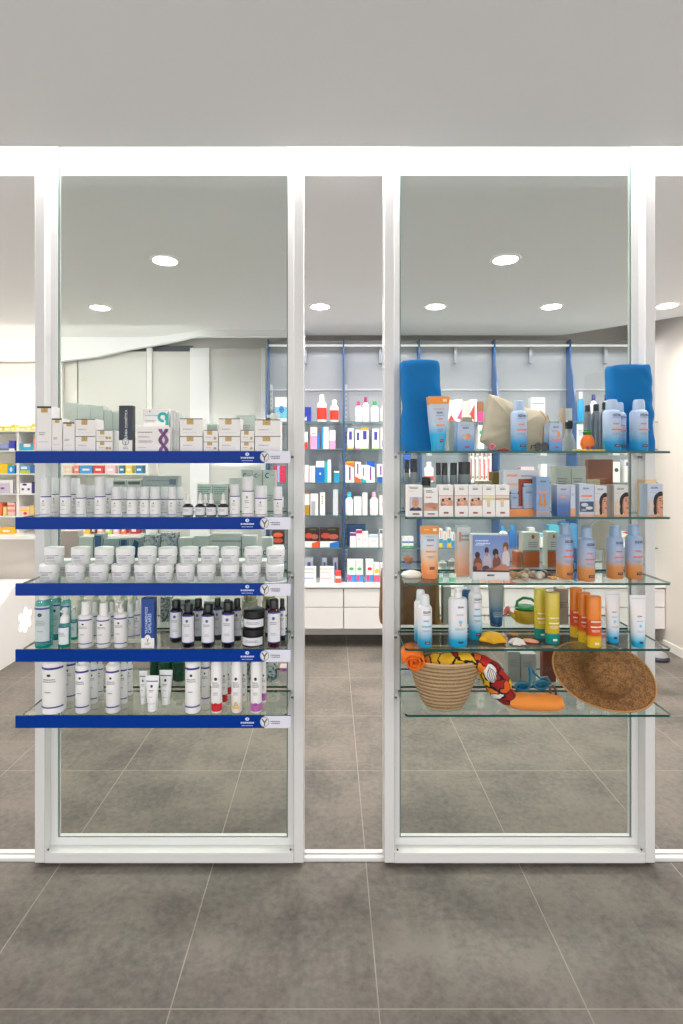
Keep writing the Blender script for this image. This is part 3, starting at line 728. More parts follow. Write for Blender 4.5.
# black header card, ribbon cartons
NAVY = M((30, 36, 48), .35)
box_at(119, 132.3, 405.5, 1.925, z0, .03, 'blk', [('r', 0, 1, .0, .24, PAPER), ('r', 0, 1, .24, .58, M((20, 34, 56), .35)), ('t', 'LÍNEA COSMÉTICA', .52, .60, .62, M((214, 218, 222), .5), True),
    ('e', .5, .20, .26, .085, M((226, 226, 228), .5)), ('ring', .5, .20, .2, .25, M((120, 120, 128), .5), 0, 360), ('p', [(.4, .25), (.5, .19), (.6, .25), (.52, .17), (.52, .14), (.48, .14), (.48, .17)], DARKINK), ('s', .3, .7, .08, .016, GREYINK, 2)],
    'narrow black upright box with white vertical lettering', P(0), 'display box', 'cosmetic line display boxes', body=NAVY)
TEAL = M((24, 170, 166), .4); PURP = M((104, 52, 108), .4)
o, zz = box_at(136.5, 170, 426.5, 1.93, z0, .06, 'purp', [('s', .05, .52, .76, .03, DARKINK, 1), ('s', .05, .42, .60, .018, GREYINK, 2), ('s', .05, .5, .42, .018, GREYINK, 3), ('s', .05, .35, .14, .018, GREYINK, 1)] +
    [('p', [(.81 + s_ * .10 * math.cos(t * PI) - .055, t / 2.2), (.81 + s_ * .10 * math.cos(t * PI) + .055, t / 2.2), (.81 + s_ * .10 * math.cos((t + .25) * PI) + .055, (t + .25) / 2.2), (.81 + s_ * .10 * math.cos((t + .25) * PI) - .055, (t + .25) / 2.2)], PURP if s_ > 0 else M((128, 82, 134), .4)) for s_ in (-1.0, 1.0) for t in [q * .25 for q in range(8)]],
    'wide white carton with purple twisted ribbon print', P(0), 'carton', 'printed white cartons')
box_at(143, 169, 409, 1.965, zz, .06, 'teal', [('ring', .76, .55, .09, .20, TEAL, -50, 290), ('p', [(.86, .12), (.99, .12), (.99, .9), (.90, .62)], TEAL), ('e', .26, .86, .03, .05, GREYINK), ('s', .08, .62, .62, .05, M((120, 200, 200), .5), 1), ('s', .08, .5, .36, .04, INKL, 2)],
    'white carton with teal letter ring, lying on purple ribbon carton', P(0), 'carton', 'printed white cartons', body=PAPER)
for i, (x0, x1, yt) in enumerate(((170.6, 173.2, 410), (173.6, 176, 411), (176.4, 179, 412.5))):
    box_at(x0, x1, yt, 1.955, z0, .07, 'spine', [('s', .1, .9, .5, .02, INKL, 3)], 'thin grey-white carton seen edge-on', P(0), 'carton', 'thin cartons beside ribbon carton', body=M((205, 208, 204), .5), single=True)

# ---------------- left display, second shelf
def drm(f): return lambda r, h: derm(r, h, f)
for (x0, x1, yt, Y) in ((41, 50.8, 476.5, 1.95), (60.5, 71, 476.5, 1.95), (95, 105.3, 476.5, 1.95)):
    round_at(x0, x1, yt, Y, 1, drm(.52), 'dermT', 'tall milky-capped white bottle', 'front row, ' + P(1), 'bottle', 'white capped bottles')
for (x0, x1, yt, Y) in ((76, 86, 484.5, 1.95), (111.5, 122, 486, 1.95), (127, 137, 486, 1.95), (140.2, 149.5, 486, 1.95), (150, 160.3, 486, 1.95), (168, 177, 486, 1.95)):
    round_at(x0, x1, yt, Y, 1, drm(.60), 'dermS', 'short milky-capped white bottle', 'front row, ' + P(1), 'bottle', 'white capped bottles')
for (x0, x1, yt) in ((52, 59, 478), (71.5, 80, 478), (87, 95, 486), (105.5, 113.5, 478), (121, 127.5, 487), (137, 144, 487), (160.5, 168, 487), (177, 183.5, 487)):
    round_at(x0, x1, yt, 2.03, 1, drm(.58), 'dermB', 'white capped bottle', 'back row, ' + P(1), 'bottle', 'white capped bottles')
for (x0, x1, yt, Y) in ((182.8, 193.3, 493, 1.95), (195.3, 205.3, 493, 1.95), (206.5, 216.3, 493, 1.95), (218.2, 228.4, 493, 1.95)):
    round_at(x0, x1, yt, Y, 1, dropper, 'drop', 'brown dropper bottle with white label', 'front row, ' + P(1), 'dropper bottle', 'brown dropper bottles')
for (x0, x1, yt) in ((201.5, 209.5, 494.5),):
    round_at(x0, x1, yt, 2.03, 1, dropper, 'drop', 'brown dropper bottle half hidden behind two others', P(1), 'dropper bottle', 'brown dropper bottles')
round_at(229.6, 240.2, 484.5, 1.95, 1, drm(.66), 'dd1', 'white bottle right beside the dropper bottles', P(1), 'bottle', 'white capped bottles')
round_at(242, 253.8, 476.5, 1.95, 1, drm(.66), 'dd2', 'tallest white bottle with two violet lines', P(1), 'bottle', 'white capped bottles')
round_at(255, 267.3, 485, 1.95, 1, drm(.62), 'dd3', 'broad white bottle with milky cap near right end', P(1), 'bottle', 'white capped bottles')
round_at(273.7, 282.3, 487, 1.95, 1, drm(.60), 'dd4', 'slim white bottle at right end of row', P(1), 'bottle', 'white capped bottles')

# ---------------- left display, third shelf: jars two high
def jar_at(xc, Y, z, look, place, rz=0):
    o = put('jar', jar(.034, .060), (PX(xc, Y), Y, z), rz); reg(o, look, place, 'jar', 'white cream jars', xc)
for i, xc in enumerate((49.5, 75.5, 99.3, 121.3, 144, 164.5, 185.5, 206.5, 230, 251.3, 274.8)):
    jar_at(xc, 1.966, ZS[2], 'white cream jar', 'bottom of front stacks, ' + P(2), .12 * math.sin(i * 3.1))
for i, xc in enumerate((57.5, 81, 104.5, 125.5, 147.5, 168, 189.3, 210, 230.3, 253.5, 275.6)):
    jar_at(xc if abs(xc - (49.5, 75.5, 99.3, 121.3, 144, 164.5, 185.5, 206.5, 230, 251.3, 274.8)[i]) < 6 else xc - 3, 1.975, ZS[2] + .060, 'white cream jar', 'top of front stacks, ' + P(2), .12 * math.sin(i * 2.1 + 1))
for i, xc in enumerate((66, 91, 136, 158, 198, 220, 241, 264)):
    jar_at(xc, 2.062, ZS[2], 'white cream jar', 'back row between stacks, ' + P(2), .2)

# ---------------- left display, fourth shelf
TEALG = glass('teal_clear', (.45, .78, .76), ior=1.4, solid=.35, solidc=(96, 190, 184)); TEALL = glass('teal_liquid', (.1, .6, .56), ior=1.35, solid=.55, solidc=(10, 150, 140))
def teal_bottle(r, h):
    hb = h * .86
    return turned('toner_bottle', [('bottle_body', [(0, r * .9), (.004, r), (.011, r), (.0111, r), (hb * .96, r), (hb, r * .8), (hb + .003, r * .5)], [TEALL, TEALL, TEALL, TEALG, TEALG, TEALG]),
                                   ('cap', [(hb + .003, r * .58), (h - .002, r * .56), (h, r * .5)], WHITE)],
                  [('r', .10, .84, .13, .90, glass('label_film', (.8, .86, .86), solid=.75, solidc=(226, 232, 234))), ('r', .08, .86, .83, .87, VIOLET), ('r', .08, .86, .13, .15, VIOLET), ('e', .5, .72, .08, .04, DARKINK), ('s', .32, .7, .58, .02, GREYINK, 3), ('s', .4, .62, .36, .02, GREYINK, 1)],
                  R=r, H=hb)
def teal_pump(r, h):
    hb = h * .62
    def ex(root):
        b = MB(); b.loft([(h - .012, r * .5, r * .5), (h, r * .4, r * .4)], WHITE, 12); b.box(-.003, .003, -r * 1.3, 0, h - .01, h - .004, WHITE); b.build('pump_head', root)
    return turned('foam_bottle', [('bottle_body', [(0, r * .9), (.003, r), (.009, r), (.0091, r), (hb * .9, r), (hb, r * .7)], [TEALL, TEALL, TEALL, TEALG, TEALG]), ('pump_collar', [(hb, r * .8), (hb + .02, r * .74), (hb + .03, r * .3), (h - .012, r * .3)], WHITE)],
                  [('r', .08, .84, .14, .86, M((226, 232, 234), .5)), ('r', .08, .84, .83, .88, VIOLET), ('s', .3, .7, .6, .03, GREYINK, 3)], R=r, H=hb, extra=ex)
round_at(36, 52.3, 592, 1.95, 3, teal_bottle, 'tealb', 'large clear teal bottle with white label, leftmost', P(3), 'bottle', 'clear teal bottles')
round_at(59.5, 70.2, 608, 1.95, 3, teal_pump, 'tealp', 'small teal pump bottle in front', P(3), 'bottle', 'clear teal bottles')
for (x0, x1, yt) in ((52.5, 61.2, 592), (62.5, 71, 594)):
    round_at(x0, x1, yt, 2.03, 3, teal_bottle, 'tealb', 'clear teal bottle', 'second row behind, ' + P(3), 'bottle', 'clear teal bottles')
round_at(70.8, 77.6, 606, 2.03, 3, teal_pump, 'tealp2', 'small teal pump bottle half hidden behind white ones', P(3), 'bottle', 'clear teal bottles')
def tw(sh, pump=False): return lambda r, h: tall_white(r, h, sh, pump)
round_at(79, 92.8, 601, 1.95, 3, tw(.70), 'tw4', 'white bottle with violet lines', 'front row, ' + P(3), 'bottle', 'white bottles with violet lines')
round_at(97.2, 110.4, 602, 1.95, 3, tw(.70), 'tw4', 'white bottle with violet lines', 'front row, ' + P(3), 'bottle', 'white bottles with violet lines')
round_at(114.5, 127.4, 600, 1.95, 3, tw(.72, True), 'tw4p', 'white pump bottle with violet lines', 'front row, ' + P(3), 'bottle', 'white bottles with violet lines')
for (x0, x1, yt, Y) in ((91, 98, 602, 2.04), (108.5, 114.8, 602, 2.04), (126, 134, 603, 2.03), (134.5, 140.6, 600, 2.04)):
    round_at(x0, x1, yt, Y, 3, tw(.72), 'tw4b', 'narrow white bottle', 'back row, ' + P(3), 'bottle', 'white bottles with violet lines')
box_at(141.3, 154.2, 598.5, 1.93, ZS[3], .03, 'bluehd', [('r', 0, 1, 0, .20, PAPER), ('t', 'TRATAMIENTOS', .40, .56, .54, M((190, 206, 236), .5), True), ('t', 'CAPILARES', .66, .50, .40, M((190, 206, 236), .5), True),
    ('e', .5, .18, .25, .09, PAPER), ('p', [(.38, .22), (.5, .16), (.62, .22), (.52, .14), (.52, .11), (.48, .11), (.48, .14)], DARKINK), ('s', .28, .72, .09, .014, GREYINK, 2)],
    'narrow blue upright box with pale vertical lettering', P(3), 'display box', 'cosmetic line display boxes', body=M((6, 62, 140), .3))
for (x0, x1, yt, Y) in ((182.4, 194.6, 603, 1.95), (202, 214.5, 603, 1.95), (222, 234.6, 601, 1.95)):
    round_at(x0, x1, yt, Y, 3, dark_bottle, 'dk', 'dark bottle with white label', 'front row, ' + P(3), 'bottle', 'dark labelled bottles')
round_at(170.5, 182, 600, 2.005, 3, dark_bottle, 'dk2', 'dark bottle with white label beside patterned box', P(3), 'bottle', 'dark labelled bottles')
for (x0, x1, yt, Y) in ((193.5, 203.4, 598, 2.02), (213.5, 222, 598, 2.03), (233, 241.5, 599, 2.02), (279, 285.5, 599, 2.02), (183.5, 191.5, 599, 2.07), (223.5, 231, 599, 2.075), (264.8, 272.5, 599, 2.06)):
    round_at(x0, x1, yt, Y, 3, dark_bottle, 'dk2', 'dark bottle', 'back row, ' + P(3), 'bottle', 'dark labelled bottles')
round_at(267.8, 280.4, 599, 1.95, 3, lambda r, h: dark_bottle(r, h, .8, M((62, 16, 26), .15, coat=.4)), 'dkr', 'reddish dark bottle with white label at right end', P(3), 'bottle', 'dark labelled bottles')
def dark_jar(r, h):
    return turned('dark_jar', [('jar_body', [(0, r * .85), (.003, r), (h * .62, r), (h * .64, r * .9)], M((26, 20, 24), .18, coat=.4)), ('lid', [(h * .64, r * .98), (h * .97, r * .98), (h, r * .92)], BLKCAP)],
                  [('r', .16, .84, .14, .56, M((222, 222, 228), .5)), ('s', .3, .7, .38, .04, GREYINK, 2)], R=r, H=h, seg=28)
for i, z in enumerate((ZS[3], ZS[3] + .066)):
    o = put('dkj', dark_jar(.040, .066), (PX(253.3 + i, 1.965), 1.965, z)); reg(o, 'wide black jar with white label', ('top' if i else 'bottom') + ' of pair, ' + P(3), 'jar', 'black jars', 253)

# ---------------- left display, lowest shelf
round_at(43.5, 65.3, 655, 1.955, 4, tw(.93), 'big', 'largest white bottle with violet lines, leftmost', P(4), 'bottle', 'white bottles with violet lines')
round_at(64, 76.6, 655, 2.045, 4, tw(.93), 'bigb', 'large white bottle half hidden behind the leftmost', P(4), 'bottle', 'white bottles with violet lines')
for (x0, x1, yt, Y, row) in ((76, 89.8, 656, 1.95, 'front'), (106.3, 120.2, 656, 1.95, 'front'), (185.6, 200.2, 652, 1.95, 'front'), (89.6, 97.8, 658, 2.02, 'middle'), (119.6, 127.4, 658, 2.02, 'middle'), (201.5, 209.8, 655, 2.02, 'middle'),
                            (97.4, 103.4, 660, 2.09, 'back'), (127, 132.6, 660, 2.09, 'back'), (212, 218.5, 657, 2.09, 'back')):
    round_at(x0, x1, yt, Y, 4, tw(.86), 'tw5', 'white bottle with violet lines', row + ' row, ' + P(4), 'bottle', 'white bottles with violet lines')
TI = [('r', .06, .94, .84, .865, VIOLET), ('e', .5, .72, .10, .04, DARKINK), ('s', .26, .74, .60, .02, GREYINK, 2), ('s', .3, .66, .42, .02, INKL, 1), ('r', .16, .84, .24, .25, M((150, 146, 190), .5))]
for (x0, x1, yt, Y, look) in ((145.4, 159.4, 675.5, 1.955, 'small white tube standing on its cap in front'), (139.2, 147.6, 671, 2.01, 'small white tube behind, left of the front one'), (159.4, 172.6, 670, 2.01, 'small white tube behind, right of the front one')):
    w = (x1 - x0) * Y / F; h = PZ(yt, Y) - ZS[4]
    o = put(('sq', rnd(w), rnd(h)), squeeze(w, w * .62, h, M((238, 237, 235), .4), M((240, 240, 238), .3), None, TI, caph=h * .2), (PX((x0 + x1) / 2, Y), Y, ZS[4])); reg(o, look, P(4), 'tube', 'small white tubes', x0)
def stick(colr):
    c = M(colr, .4)
    return lambda r, h: turned('lotion_bottle', [('bottle_body', [(0, r * .9), (.006, r), (.034, r), (.0341, r), (h * .84, r), (h * .86, r * .9)], [WHITE, c, c, WHITE, WHITE]), ('cap', [(h * .86, r * .94), (h - .004, r * .92), (h, r * .8)], WHITE)],
                  [('e', .5, .62, .08, .03, DARKINK), ('s', .3, .72, .54, .018, GREYINK, 3), ('s', .34, .66, .36, .016, INKL, 2), ('e', .5, .16, .12, .03, M(tuple(int(v * .8) for v in colr), .4))], R=r, H=h)
for (x0, x1, yt, Y, c, look) in ((211.4, 222.2, 656, 1.95, (214, 46, 52), 'white lotion bottle with red base, front one'), (221.6, 227.6, 658, 2.02, (214, 46, 52), 'white lotion bottle with red base, middle one'), (226.2, 231.2, 660, 2.085, (214, 46, 52), 'white lotion bottle with red base, rear one'),
                               (231.6, 241.8, 656, 1.95, (236, 224, 214), 'white lotion bottle with yellow flower spot'), (241.6, 247, 658, 2.04, (236, 224, 214), 'white lotion bottle behind the yellow spot one'),
                               (250.8, 261.6, 656, 1.95, (190, 104, 178), 'white lotion bottle with pink-purple base, front one'), (261, 266.4, 658, 2.03, (190, 104, 178), 'white lotion bottle with pink-purple base, rear one')):
    o = round_at(x0, x1, yt, Y, 4, stick(c), ('st', c), look, P(4), 'bottle', 'lotion bottles with coloured bases')
    if 'yellow' in look and 'behind' not in look:
        p = MB(); m = cylmap(.0188); prints(p, m, .06, .05, [('e', .5, .5, .13, .16, M((232, 180, 70), .5)), ('e', .5, .75, .08, .12, M((238, 190, 90), .5)), ('e', .36, .4, .08, .12, M((238, 190, 90), .5)), ('e', .64, .4, .08, .12, M((238, 190, 90), .5))], False)
        p.build('flower_print', o)
# ---------------- right display, top shelf
TOWEL = M((0, 112, 178), .95, name='blue_terry', bump=.9, bscale=900)
def towel(w, d, h, lean=0.0, seed=0, mat=None):
    def mk():
        r = empty('beach_towel'); b = MB(); secs = []; seg = 72; n = 40
        vs = []; fs = []
        for i in range(n + 1):
            t = i / n; z = h * t
            for k in range(seg):
                a = 2 * PI * k / seg; c, s_ = math.cos(a), math.sin(a)
                e = 2 / 4.5; x = math.copysign(abs(c) ** e, c) * w / 2; y = math.copysign(abs(s_) ** e, s_) * d / 2
                rim = 1 - (.06 * (1 - min(1, (1 - t) / .04)) ** 2) - .02 * (1 - min(1, t / .03)) ** 2
                nz = noise.noise(Vector((x * 14 + seed, y * 14, z * 7))) * .004 + noise.noise(Vector((x * 5 + seed, y * 5 + 4, z * 22 + x * 30))) * .005
                fold = .003 * math.sin(z * 60 + x * 40 + seed) * math.exp(-((z / h - .45) / .25) ** 2)
                q = 1 + (nz + fold) / (w / 2)
                vs.append((x * q * rim + lean * (t - .5) ** 1 * .5, y * q * rim, z + (.006 * noise.noise(Vector((x * 20, y * 20, seed))) if t == 1 else 0)))
        for i in range(n):
            for k in range(seg): l = (k + 1) % seg; fs.append((i * seg + k, i * seg + l, (i + 1) * seg + l, (i + 1) * seg + k))
        fs.append(tuple(reversed(range(seg))))
        b.add(vs, fs, mat or TOWEL, True)
        # folded spiral visible on the top end
        top = [vs[n * seg + k] for k in range(seg)]; b.add(top, [tuple(range(seg))], mat or TOWEL)
        b.build('rolled_cloth', r)
        b = MB(); path = []
        for k in range(60):
            a = k / 59 * 4.2 * PI; q = .15 + .8 * k / 59
            path.append((math.cos(a) * w * .44 * q + lean * .25, math.sin(a) * d * .40 * q, h + .001))
        b.tube(path, .0035, mat or TOWEL, 6); b.build('rolled_edge', r)
        return r
    return mk
def at(o, x, y, z, rz=0): o.location = (x, y, z); o.rotation_euler = (0, 0, rz); return o
z1 = ZS[0]
o = at(towel(.149, .075, PZ(361, 2.06) - z1, -.012, 3)(), PX(421.5, 2.06), 2.078, z1); solo(o, 'tall blue rolled beach towel standing at left end of right display top shelf', 'towel', 'blue rolled towels')
o = at(towel(.158, .07, PZ(365, 2.03) - z1, -.03, 9)(), PX(631, 2.05), 2.06, z1); solo(o, 'blue rolled beach towel behind spray bottles at right end of top shelf', 'towel', 'blue rolled towels')
TUBE = [(0, (40, 156, 200)), (.10, (20, 160, 205)), (.30, (30, 165, 210)), (.48, (176, 194, 214)), (.8, (192, 200, 212)), (1, (190, 200, 214))]
TIT = [('t', 'ISDIN', .5, .70, .30, DARKINK, False), ('s', .2, .8, .76, .012, GREYINK, 1), ('r', .30, .74, .64, .65, M((90, 150, 210), .5)), ('s', .42, .66, .57, .025, M((235, 130, 80), .5), 1), ('r', .26, .78, .46, .485, M((240, 140, 60), .5)), ('s', .3, .72, .38, .012, M((90, 120, 160), .5), 2), ('r', .46, .72, .16, .215, M((40, 60, 80), .5)), ('r', .50, .68, .18, .20, M((230, 120, 60), .5))]
def tube_at(x0, x1, yt, Y, k, fade, cap, band, items, look, place, group, caph=.12, z=None, name='cream_tube', df=.8):
    w = rnd((x1 - x0) * Y / F); z = ZS[k] if z is None else z; h = rnd(PZ(yt, Y) - z, .003)
    o = put(('tb', w, h, look[:12]), squeeze(w, w * df, h, fade, cap, band, items, caph=h * caph, name=name), (PX((x0 + x1) / 2, Y), Y, z)); reg(o, look, place, 'tube', group, x0); return o
SG = 'sun cream tubes'
tube_at(428.5, 450, 396.5, 1.955, 0, TUBE, M((40, 158, 202), .3), (.86, (236, 146, 48)), TIT + [('r', .66, .84, .90, .95, M((240, 220, 190), .5))], 'blue sun cream tube with orange top edge, front one', Q(0), SG, df=.5)
tube_at(426.3, 446, 397, 2.005, 0, TUBE, M((40, 158, 202), .3), (.86, (236, 146, 48)), TIT, 'blue sun cream tube almost hidden behind its twin', Q(0), SG, df=.5)
LB = G([(0, (60, 130, 190)), (.25, (96, 150, 200)), (.55, (176, 192, 214)), (1, (170, 184, 204))], .122)
box_at(457.5, 474.2, 422, 1.945, z1, .05, 'lb1', [('t', 'ISDIN', .5, .80, .34, DARKINK, False), ('s', .2, .8, .88, .015, GREYINK, 1), ('e', .62, .50, .17, .11, M((222, 152, 96), .5)), ('e', .42, .50, .15, .10, M((196, 180, 168), .5)), ('s', .2, .8, .30, .015, GREYINK, 1), ('r', .44, .7, .12, .18, M((150, 70, 70), .5))],
       'pale blue sunscreen carton with two small round pictures', Q(0), 'carton', 'sunscreen cartons', body=LB)
box_at(549.5, 562.4, 423, 1.945, z1, .045, 'lb2', [('t', 'ISDIN', .5, .86, .40, DARKINK, False), ('s', .15, .8, .72, .02, M((200, 130, 110), .5), 2), ('r', .62, .82, .48, .68, M((232, 150, 90), .5)), ('r', .12, .9, .38, .44, M((240, 130, 80), .5)), ('r', .4, .7, .12, .17, M((150, 80, 80), .5))],
       'pale blue sunscreen carton with orange block lettering', Q(0), 'carton', 'sunscreen cartons', body=LB)
def can(fade, ink=(240, 120, 60)): return lambda r, h: spray_can(r, h, fade, ink)
SC = 'sun spray bottles'
round_at(511, 526.2, 401, 1.95, 0, can(SUN), 'cs', 'blue fade sun spray in front of beige bag', Q(0), 'spray bottle', SC)
round_at(603.4, 619.8, 400, 1.95, 0, can(SUN), 'cs', 'blue fade sun spray right of the pineapple toy', Q(0), 'spray bottle', SC)
round_at(612, 625.5, 402.5, 2.005, 0, can(SUN), 'cs2', 'blue fade sun spray tucked behind another before the towel', Q(0), 'spray bottle', SC)
round_at(630.4, 647, 399.5, 1.95, 0, can(SUN), 'cs', 'blue fade sun spray standing before the right towel', Q(0), 'spray bottle', SC)
# beige canvas bag lying on its side, cushion-like
r = empty('canvas_bag', (PX(514, 2.05), 2.05, z1)); b = MB()
ol = [(487.5, 394), (497, 396), (512, 402.5), (528, 408.5), (542, 411), (547, 415), (548.5, 424), (546, 436), (547, 451.5), (530, 452), (505, 452), (492, 448), (479.5, 441.5), (483, 424), (485, 408)]
cxp, czp = 514.0, 428.0; rings = []; nn = len(ol)
for t, hy in ((1.0, 0.0), (.96, .014), (.85, .028), (.6, .040), (.3, .046)):
    rings.append((t, hy))
def Bp(px, py, y): return (PX(px, 2.05) - PX(514, 2.05), y, max(.001, PZ(py, 2.05) - z1))
fine = []
for i in range(nn):
    for q in range(4):
        a, c = ol[i], ol[(i + 1) % nn]; fine.append((a[0] + (c[0] - a[0]) * q / 4, a[1] + (c[1] - a[1]) * q / 4))
vs = []; fs = []; m_ = len(fine)
allr = [(t, -hy) for t, hy in reversed(rings)] + [(t, hy) for t, hy in rings[1:]]
for t, y in allr:
    for (px, py) in fine:
        wr = .006 * noise.noise(Vector((px * .09, py * .09, y * 40))) * (1 if t < 1 else 0)
        vs.append(Bp(cxp + (px - cxp) * t, czp + (py - czp) * t, y + wr))
for i in range(len(allr) - 1):
    for k in range(m_): l = (k + 1) % m_; fs.append((i * m_ + k, i * m_ + l, (i + 1) * m_ + l, (i + 1) * m_ + k))
fs += [tuple(range(m_)), tuple(range((len(allr) - 1) * m_, len(allr) * m_))]
b.add(vs, fs, M((184, 174, 150), .9, name='beige_canvas', bump=.5, bscale=500), True); b.build('bag_body', r)
b = MB(); Tn = M((176, 128, 84), .8)
b.tube([Bp(536, 411, -.038), Bp(541, 419, -.046), Bp(539, 428, -.048), Bp(538, 440, -.046), Bp(538, 450, -.044)], .0016, Tn, 6); b.build('drawstring', r)
b = MB(); b.tube([Bp(546, 415, -.012), Bp(548, 423, -.02), Bp(545.5, 433, -.03), Bp(546, 451, -.034)], .002, Tn, 6); b.build('drawstring', r)
solo(r, 'tilted beige canvas bag with tan cords behind a spray bottle on top shelf', 'bag')
# sunglasses with dark round lenses at the foot of the bag
r = empty('sunglasses', (PX(541, 1.96), 1.955, z1)); Bk = M((24, 24, 28), .2)
for sx in (-1, 1):
    b = MB(); n = 20; cx = sx * .0125
    vs = [(cx + .0115 * math.cos(2 * PI * i / n), y, .0165 + .016 * math.sin(2 * PI * i / n)) for y in (-.002, .002) for i in range(n)]
    b.add(vs, [tuple(range(n)), tuple(reversed(range(n, 2 * n)))] + [(i, n + i, n + (i + 1) % n, (i + 1) % n) for i in range(n)], Bk); b.build('lens', r)
    b = MB(); b.tube([(sx * .024, .001, .022), (sx * .025, .03, .022), (sx * .024, .040, .010)], .0018, M((70, 50, 34), .4), 6); b.build('temple', r)
solo(r, 'dark round-lensed sunglasses standing at the foot of the beige bag', 'sunglasses')
# red star-shaped shell toy and pink curl
def starfish(R, t, mat, bump_m=None, n=5, inner=.42, flat=.3, name='starfish'):
    b = MB(); vs = [(0, 0, t)]; k = n * 2
    for i in range(k):
        a = PI * i / n + .3; rr = R if i % 2 == 0 else R * inner
        vs.append((rr * math.cos(a), rr * math.sin(a), t * (.35 if i % 2 == 0 else .55)))
    for i in range(k):
        a = PI * i / n + .3; rr = (R if i % 2 == 0 else R * inner) * 1.03; vs.append((rr * math.cos(a), rr * math.sin(a), .001))
    fs = [(0, 1 + i, 1 + (i + 1) % k) for i in range(k)] + [(1 + i, 1 + k + i, 1 + k + (i + 1) % k, 1 + (i + 1) % k) for i in range(k)] + [tuple(reversed(range(1 + k, 1 + 2 * k)))]
    b.add(vs, fs, mat, True); o = b.build(name)
    m = o.modifiers.new('soft', 'SUBSURF'); m.levels = m.render_levels = 2
    return o
o = starfish(.034, .014, M((150, 22, 36), .5)); o.location = (PX(503, 1.975), 1.965, z1); solo(o, 'dark red starfish lying at the foot of the beige bag', 'starfish')
r = empty('pink_shell', (PX(492.5, 1.94), 1.95, z1)); b = MB(); path = [(.012 * (1 - k / 26) * math.cos(k * .5), 0, .014 + .012 * (1 - k / 26) * math.sin(k * .5)) for k in range(24)]
b.tube(path, [.005 * (1 - k / 30) for k in range(24)], M((206, 116, 128), .5), 8, up=(0, 1, 0)); b.build('spiral', r)
solo(r, 'small pink spiral shell left of the dark red starfish', 'shell')
# pineapple toy
r = empty('pineapple_toy', (PX(588, 1.95), 1.955, z1)); Oj = M((226, 112, 24), .5, name='orange_felt', bump=.4, bscale=400)
b = MB(); b.box(-.046, .056, -.022, .022, 0, .006, M((222, 196, 70), .5), bev=.002); b.build('yellow_base', r)
b = MB(); b.loft([(.006, .014, .010), (.012, .021, .014), (.025, .026, .017), (.040, .0245, .016), (.052, .019, .013), (.060, .012, .008)], Oj, 28); b.build('fruit_body', r)
b = MB(); b.loft([(.058, .010, .007), (.064, .016, .010), (.070, .017, .011), (.074, .012, .008), (.078, .013, .008), (.080, .006, .004)], M((26, 120, 52), .5), 20); b.build('leaf_crown', r)
for sx in (-1, 1):
    b = MB(); b.loft([(.004, .004, .003), (.012, .004, .003), (.016, .003, .002)], M((70, 70, 150), .5), 10); b.v = [(x + sx * .010 + .002, y - .019, z + .002) for x, y, z in b.v]; b.build('foot', r)
solo(r, 'orange pineapple-shaped toy with green crown on a flat yellow base', 'toy')

# ---------------- right display, second shelf: face-care cartons
z2 = ZS[1]; SK = M((206, 152, 124), .6); SKD = M((178, 122, 96), .6); HAIR = M((32, 26, 30), .6); BR = M((150, 74, 62), .5)
def foot(c=.5): return [('r', c - .17, c + .17, .09, .145, BR)]
SC2 = 'skin care cartons'
man = [('s', .12, .7, .92, .02, DARKINK, 2), ('s', .12, .5, .80, .012, M((210, 120, 90), .5), 1), ('r', .14, .98, .18, .62, M((196, 192, 196), .5)), ('p', [(.14, .18), (.98, .18), (.90, .26), (.70, .30), (.40, .30), (.18, .25)], M((34, 40, 72), .5)),
       ('e', .54, .44, .24, .15, SK), ('e', .54, .565, .20, .045, M((168, 162, 158), .6)), ('r', .42, .66, .26, .34, SK), ('e', .46, .47, .035, .008, DARKINK), ('e', .63, .47, .035, .008, DARKINK), ('e', .55, .37, .08, .010, M((160, 84, 76), .6)), ('p', [(.53, .47), (.57, .47), (.59, .41), (.51, .41)], SKD), ('r', .34, .80, .06, .10, M((90, 60, 60), .5))]
box_at(407.5, 422.3, 484.8, 1.94, z2, .05, 'man', man, 'white carton with printed portrait of a smiling man', Q(1), 'carton', SC2)
chest = [('s', .12, .7, .90, .025, DARKINK, 2), ('s', .12, .6, .66, .04, M((210, 130, 100), .5), 1), ('r', .0, 1, .20, .48, M((206, 160, 142), .6)), ('e', .5, .40, .46, .09, M((190, 134, 112), .6)), ('e', .75, .30, .18, .05, SKD), ('r', .25, .75, .07, .11, M((100, 60, 60), .5))]
box_at(424.2, 438, 488.5, 1.94, z2, .05, 'chest', chest, 'white carton with skin-coloured picture band, shorter than its neighbours', Q(1), 'carton', SC2)
def face_items(band, pic):
    it = [('s', .3, .7, .93, .012, GREYINK, 1), ('t', 'ISDIN', .5, .87, .38, DARKINK, False), ('r', .02, .98, .64, .67, M(band, .5))]
    if pic == 'face':
        it += [('r', .10, .98, .34, .62, M((222, 208, 202), .5)), ('p', [(.12, .34), (.12, .44), (.26, .56), (.50, .60), (.74, .56), (.98, .50), (.98, .34)], SK), ('e', .46, .46, .24, .12, M((222, 174, 148), .6)), ('e', .28, .52, .10, .05, M((96, 60, 44), .6)), ('e', .74, .56, .10, .04, M((70, 48, 40), .6)), ('e', .56, .50, .05, .012, DARKINK), ('e', .40, .39, .10, .015, M((176, 84, 80), .6)), ('e', .22, .38, .07, .05, SKD)]
    else:
        it += [('r', .0, 1, .52, .60, M(band, .5)), ('r', .36, .58, .30, .52, M((214, 198, 170), .5)), ('e', .47, .50, .13, .05, M((224, 206, 150), .5))]
    return it + foot()
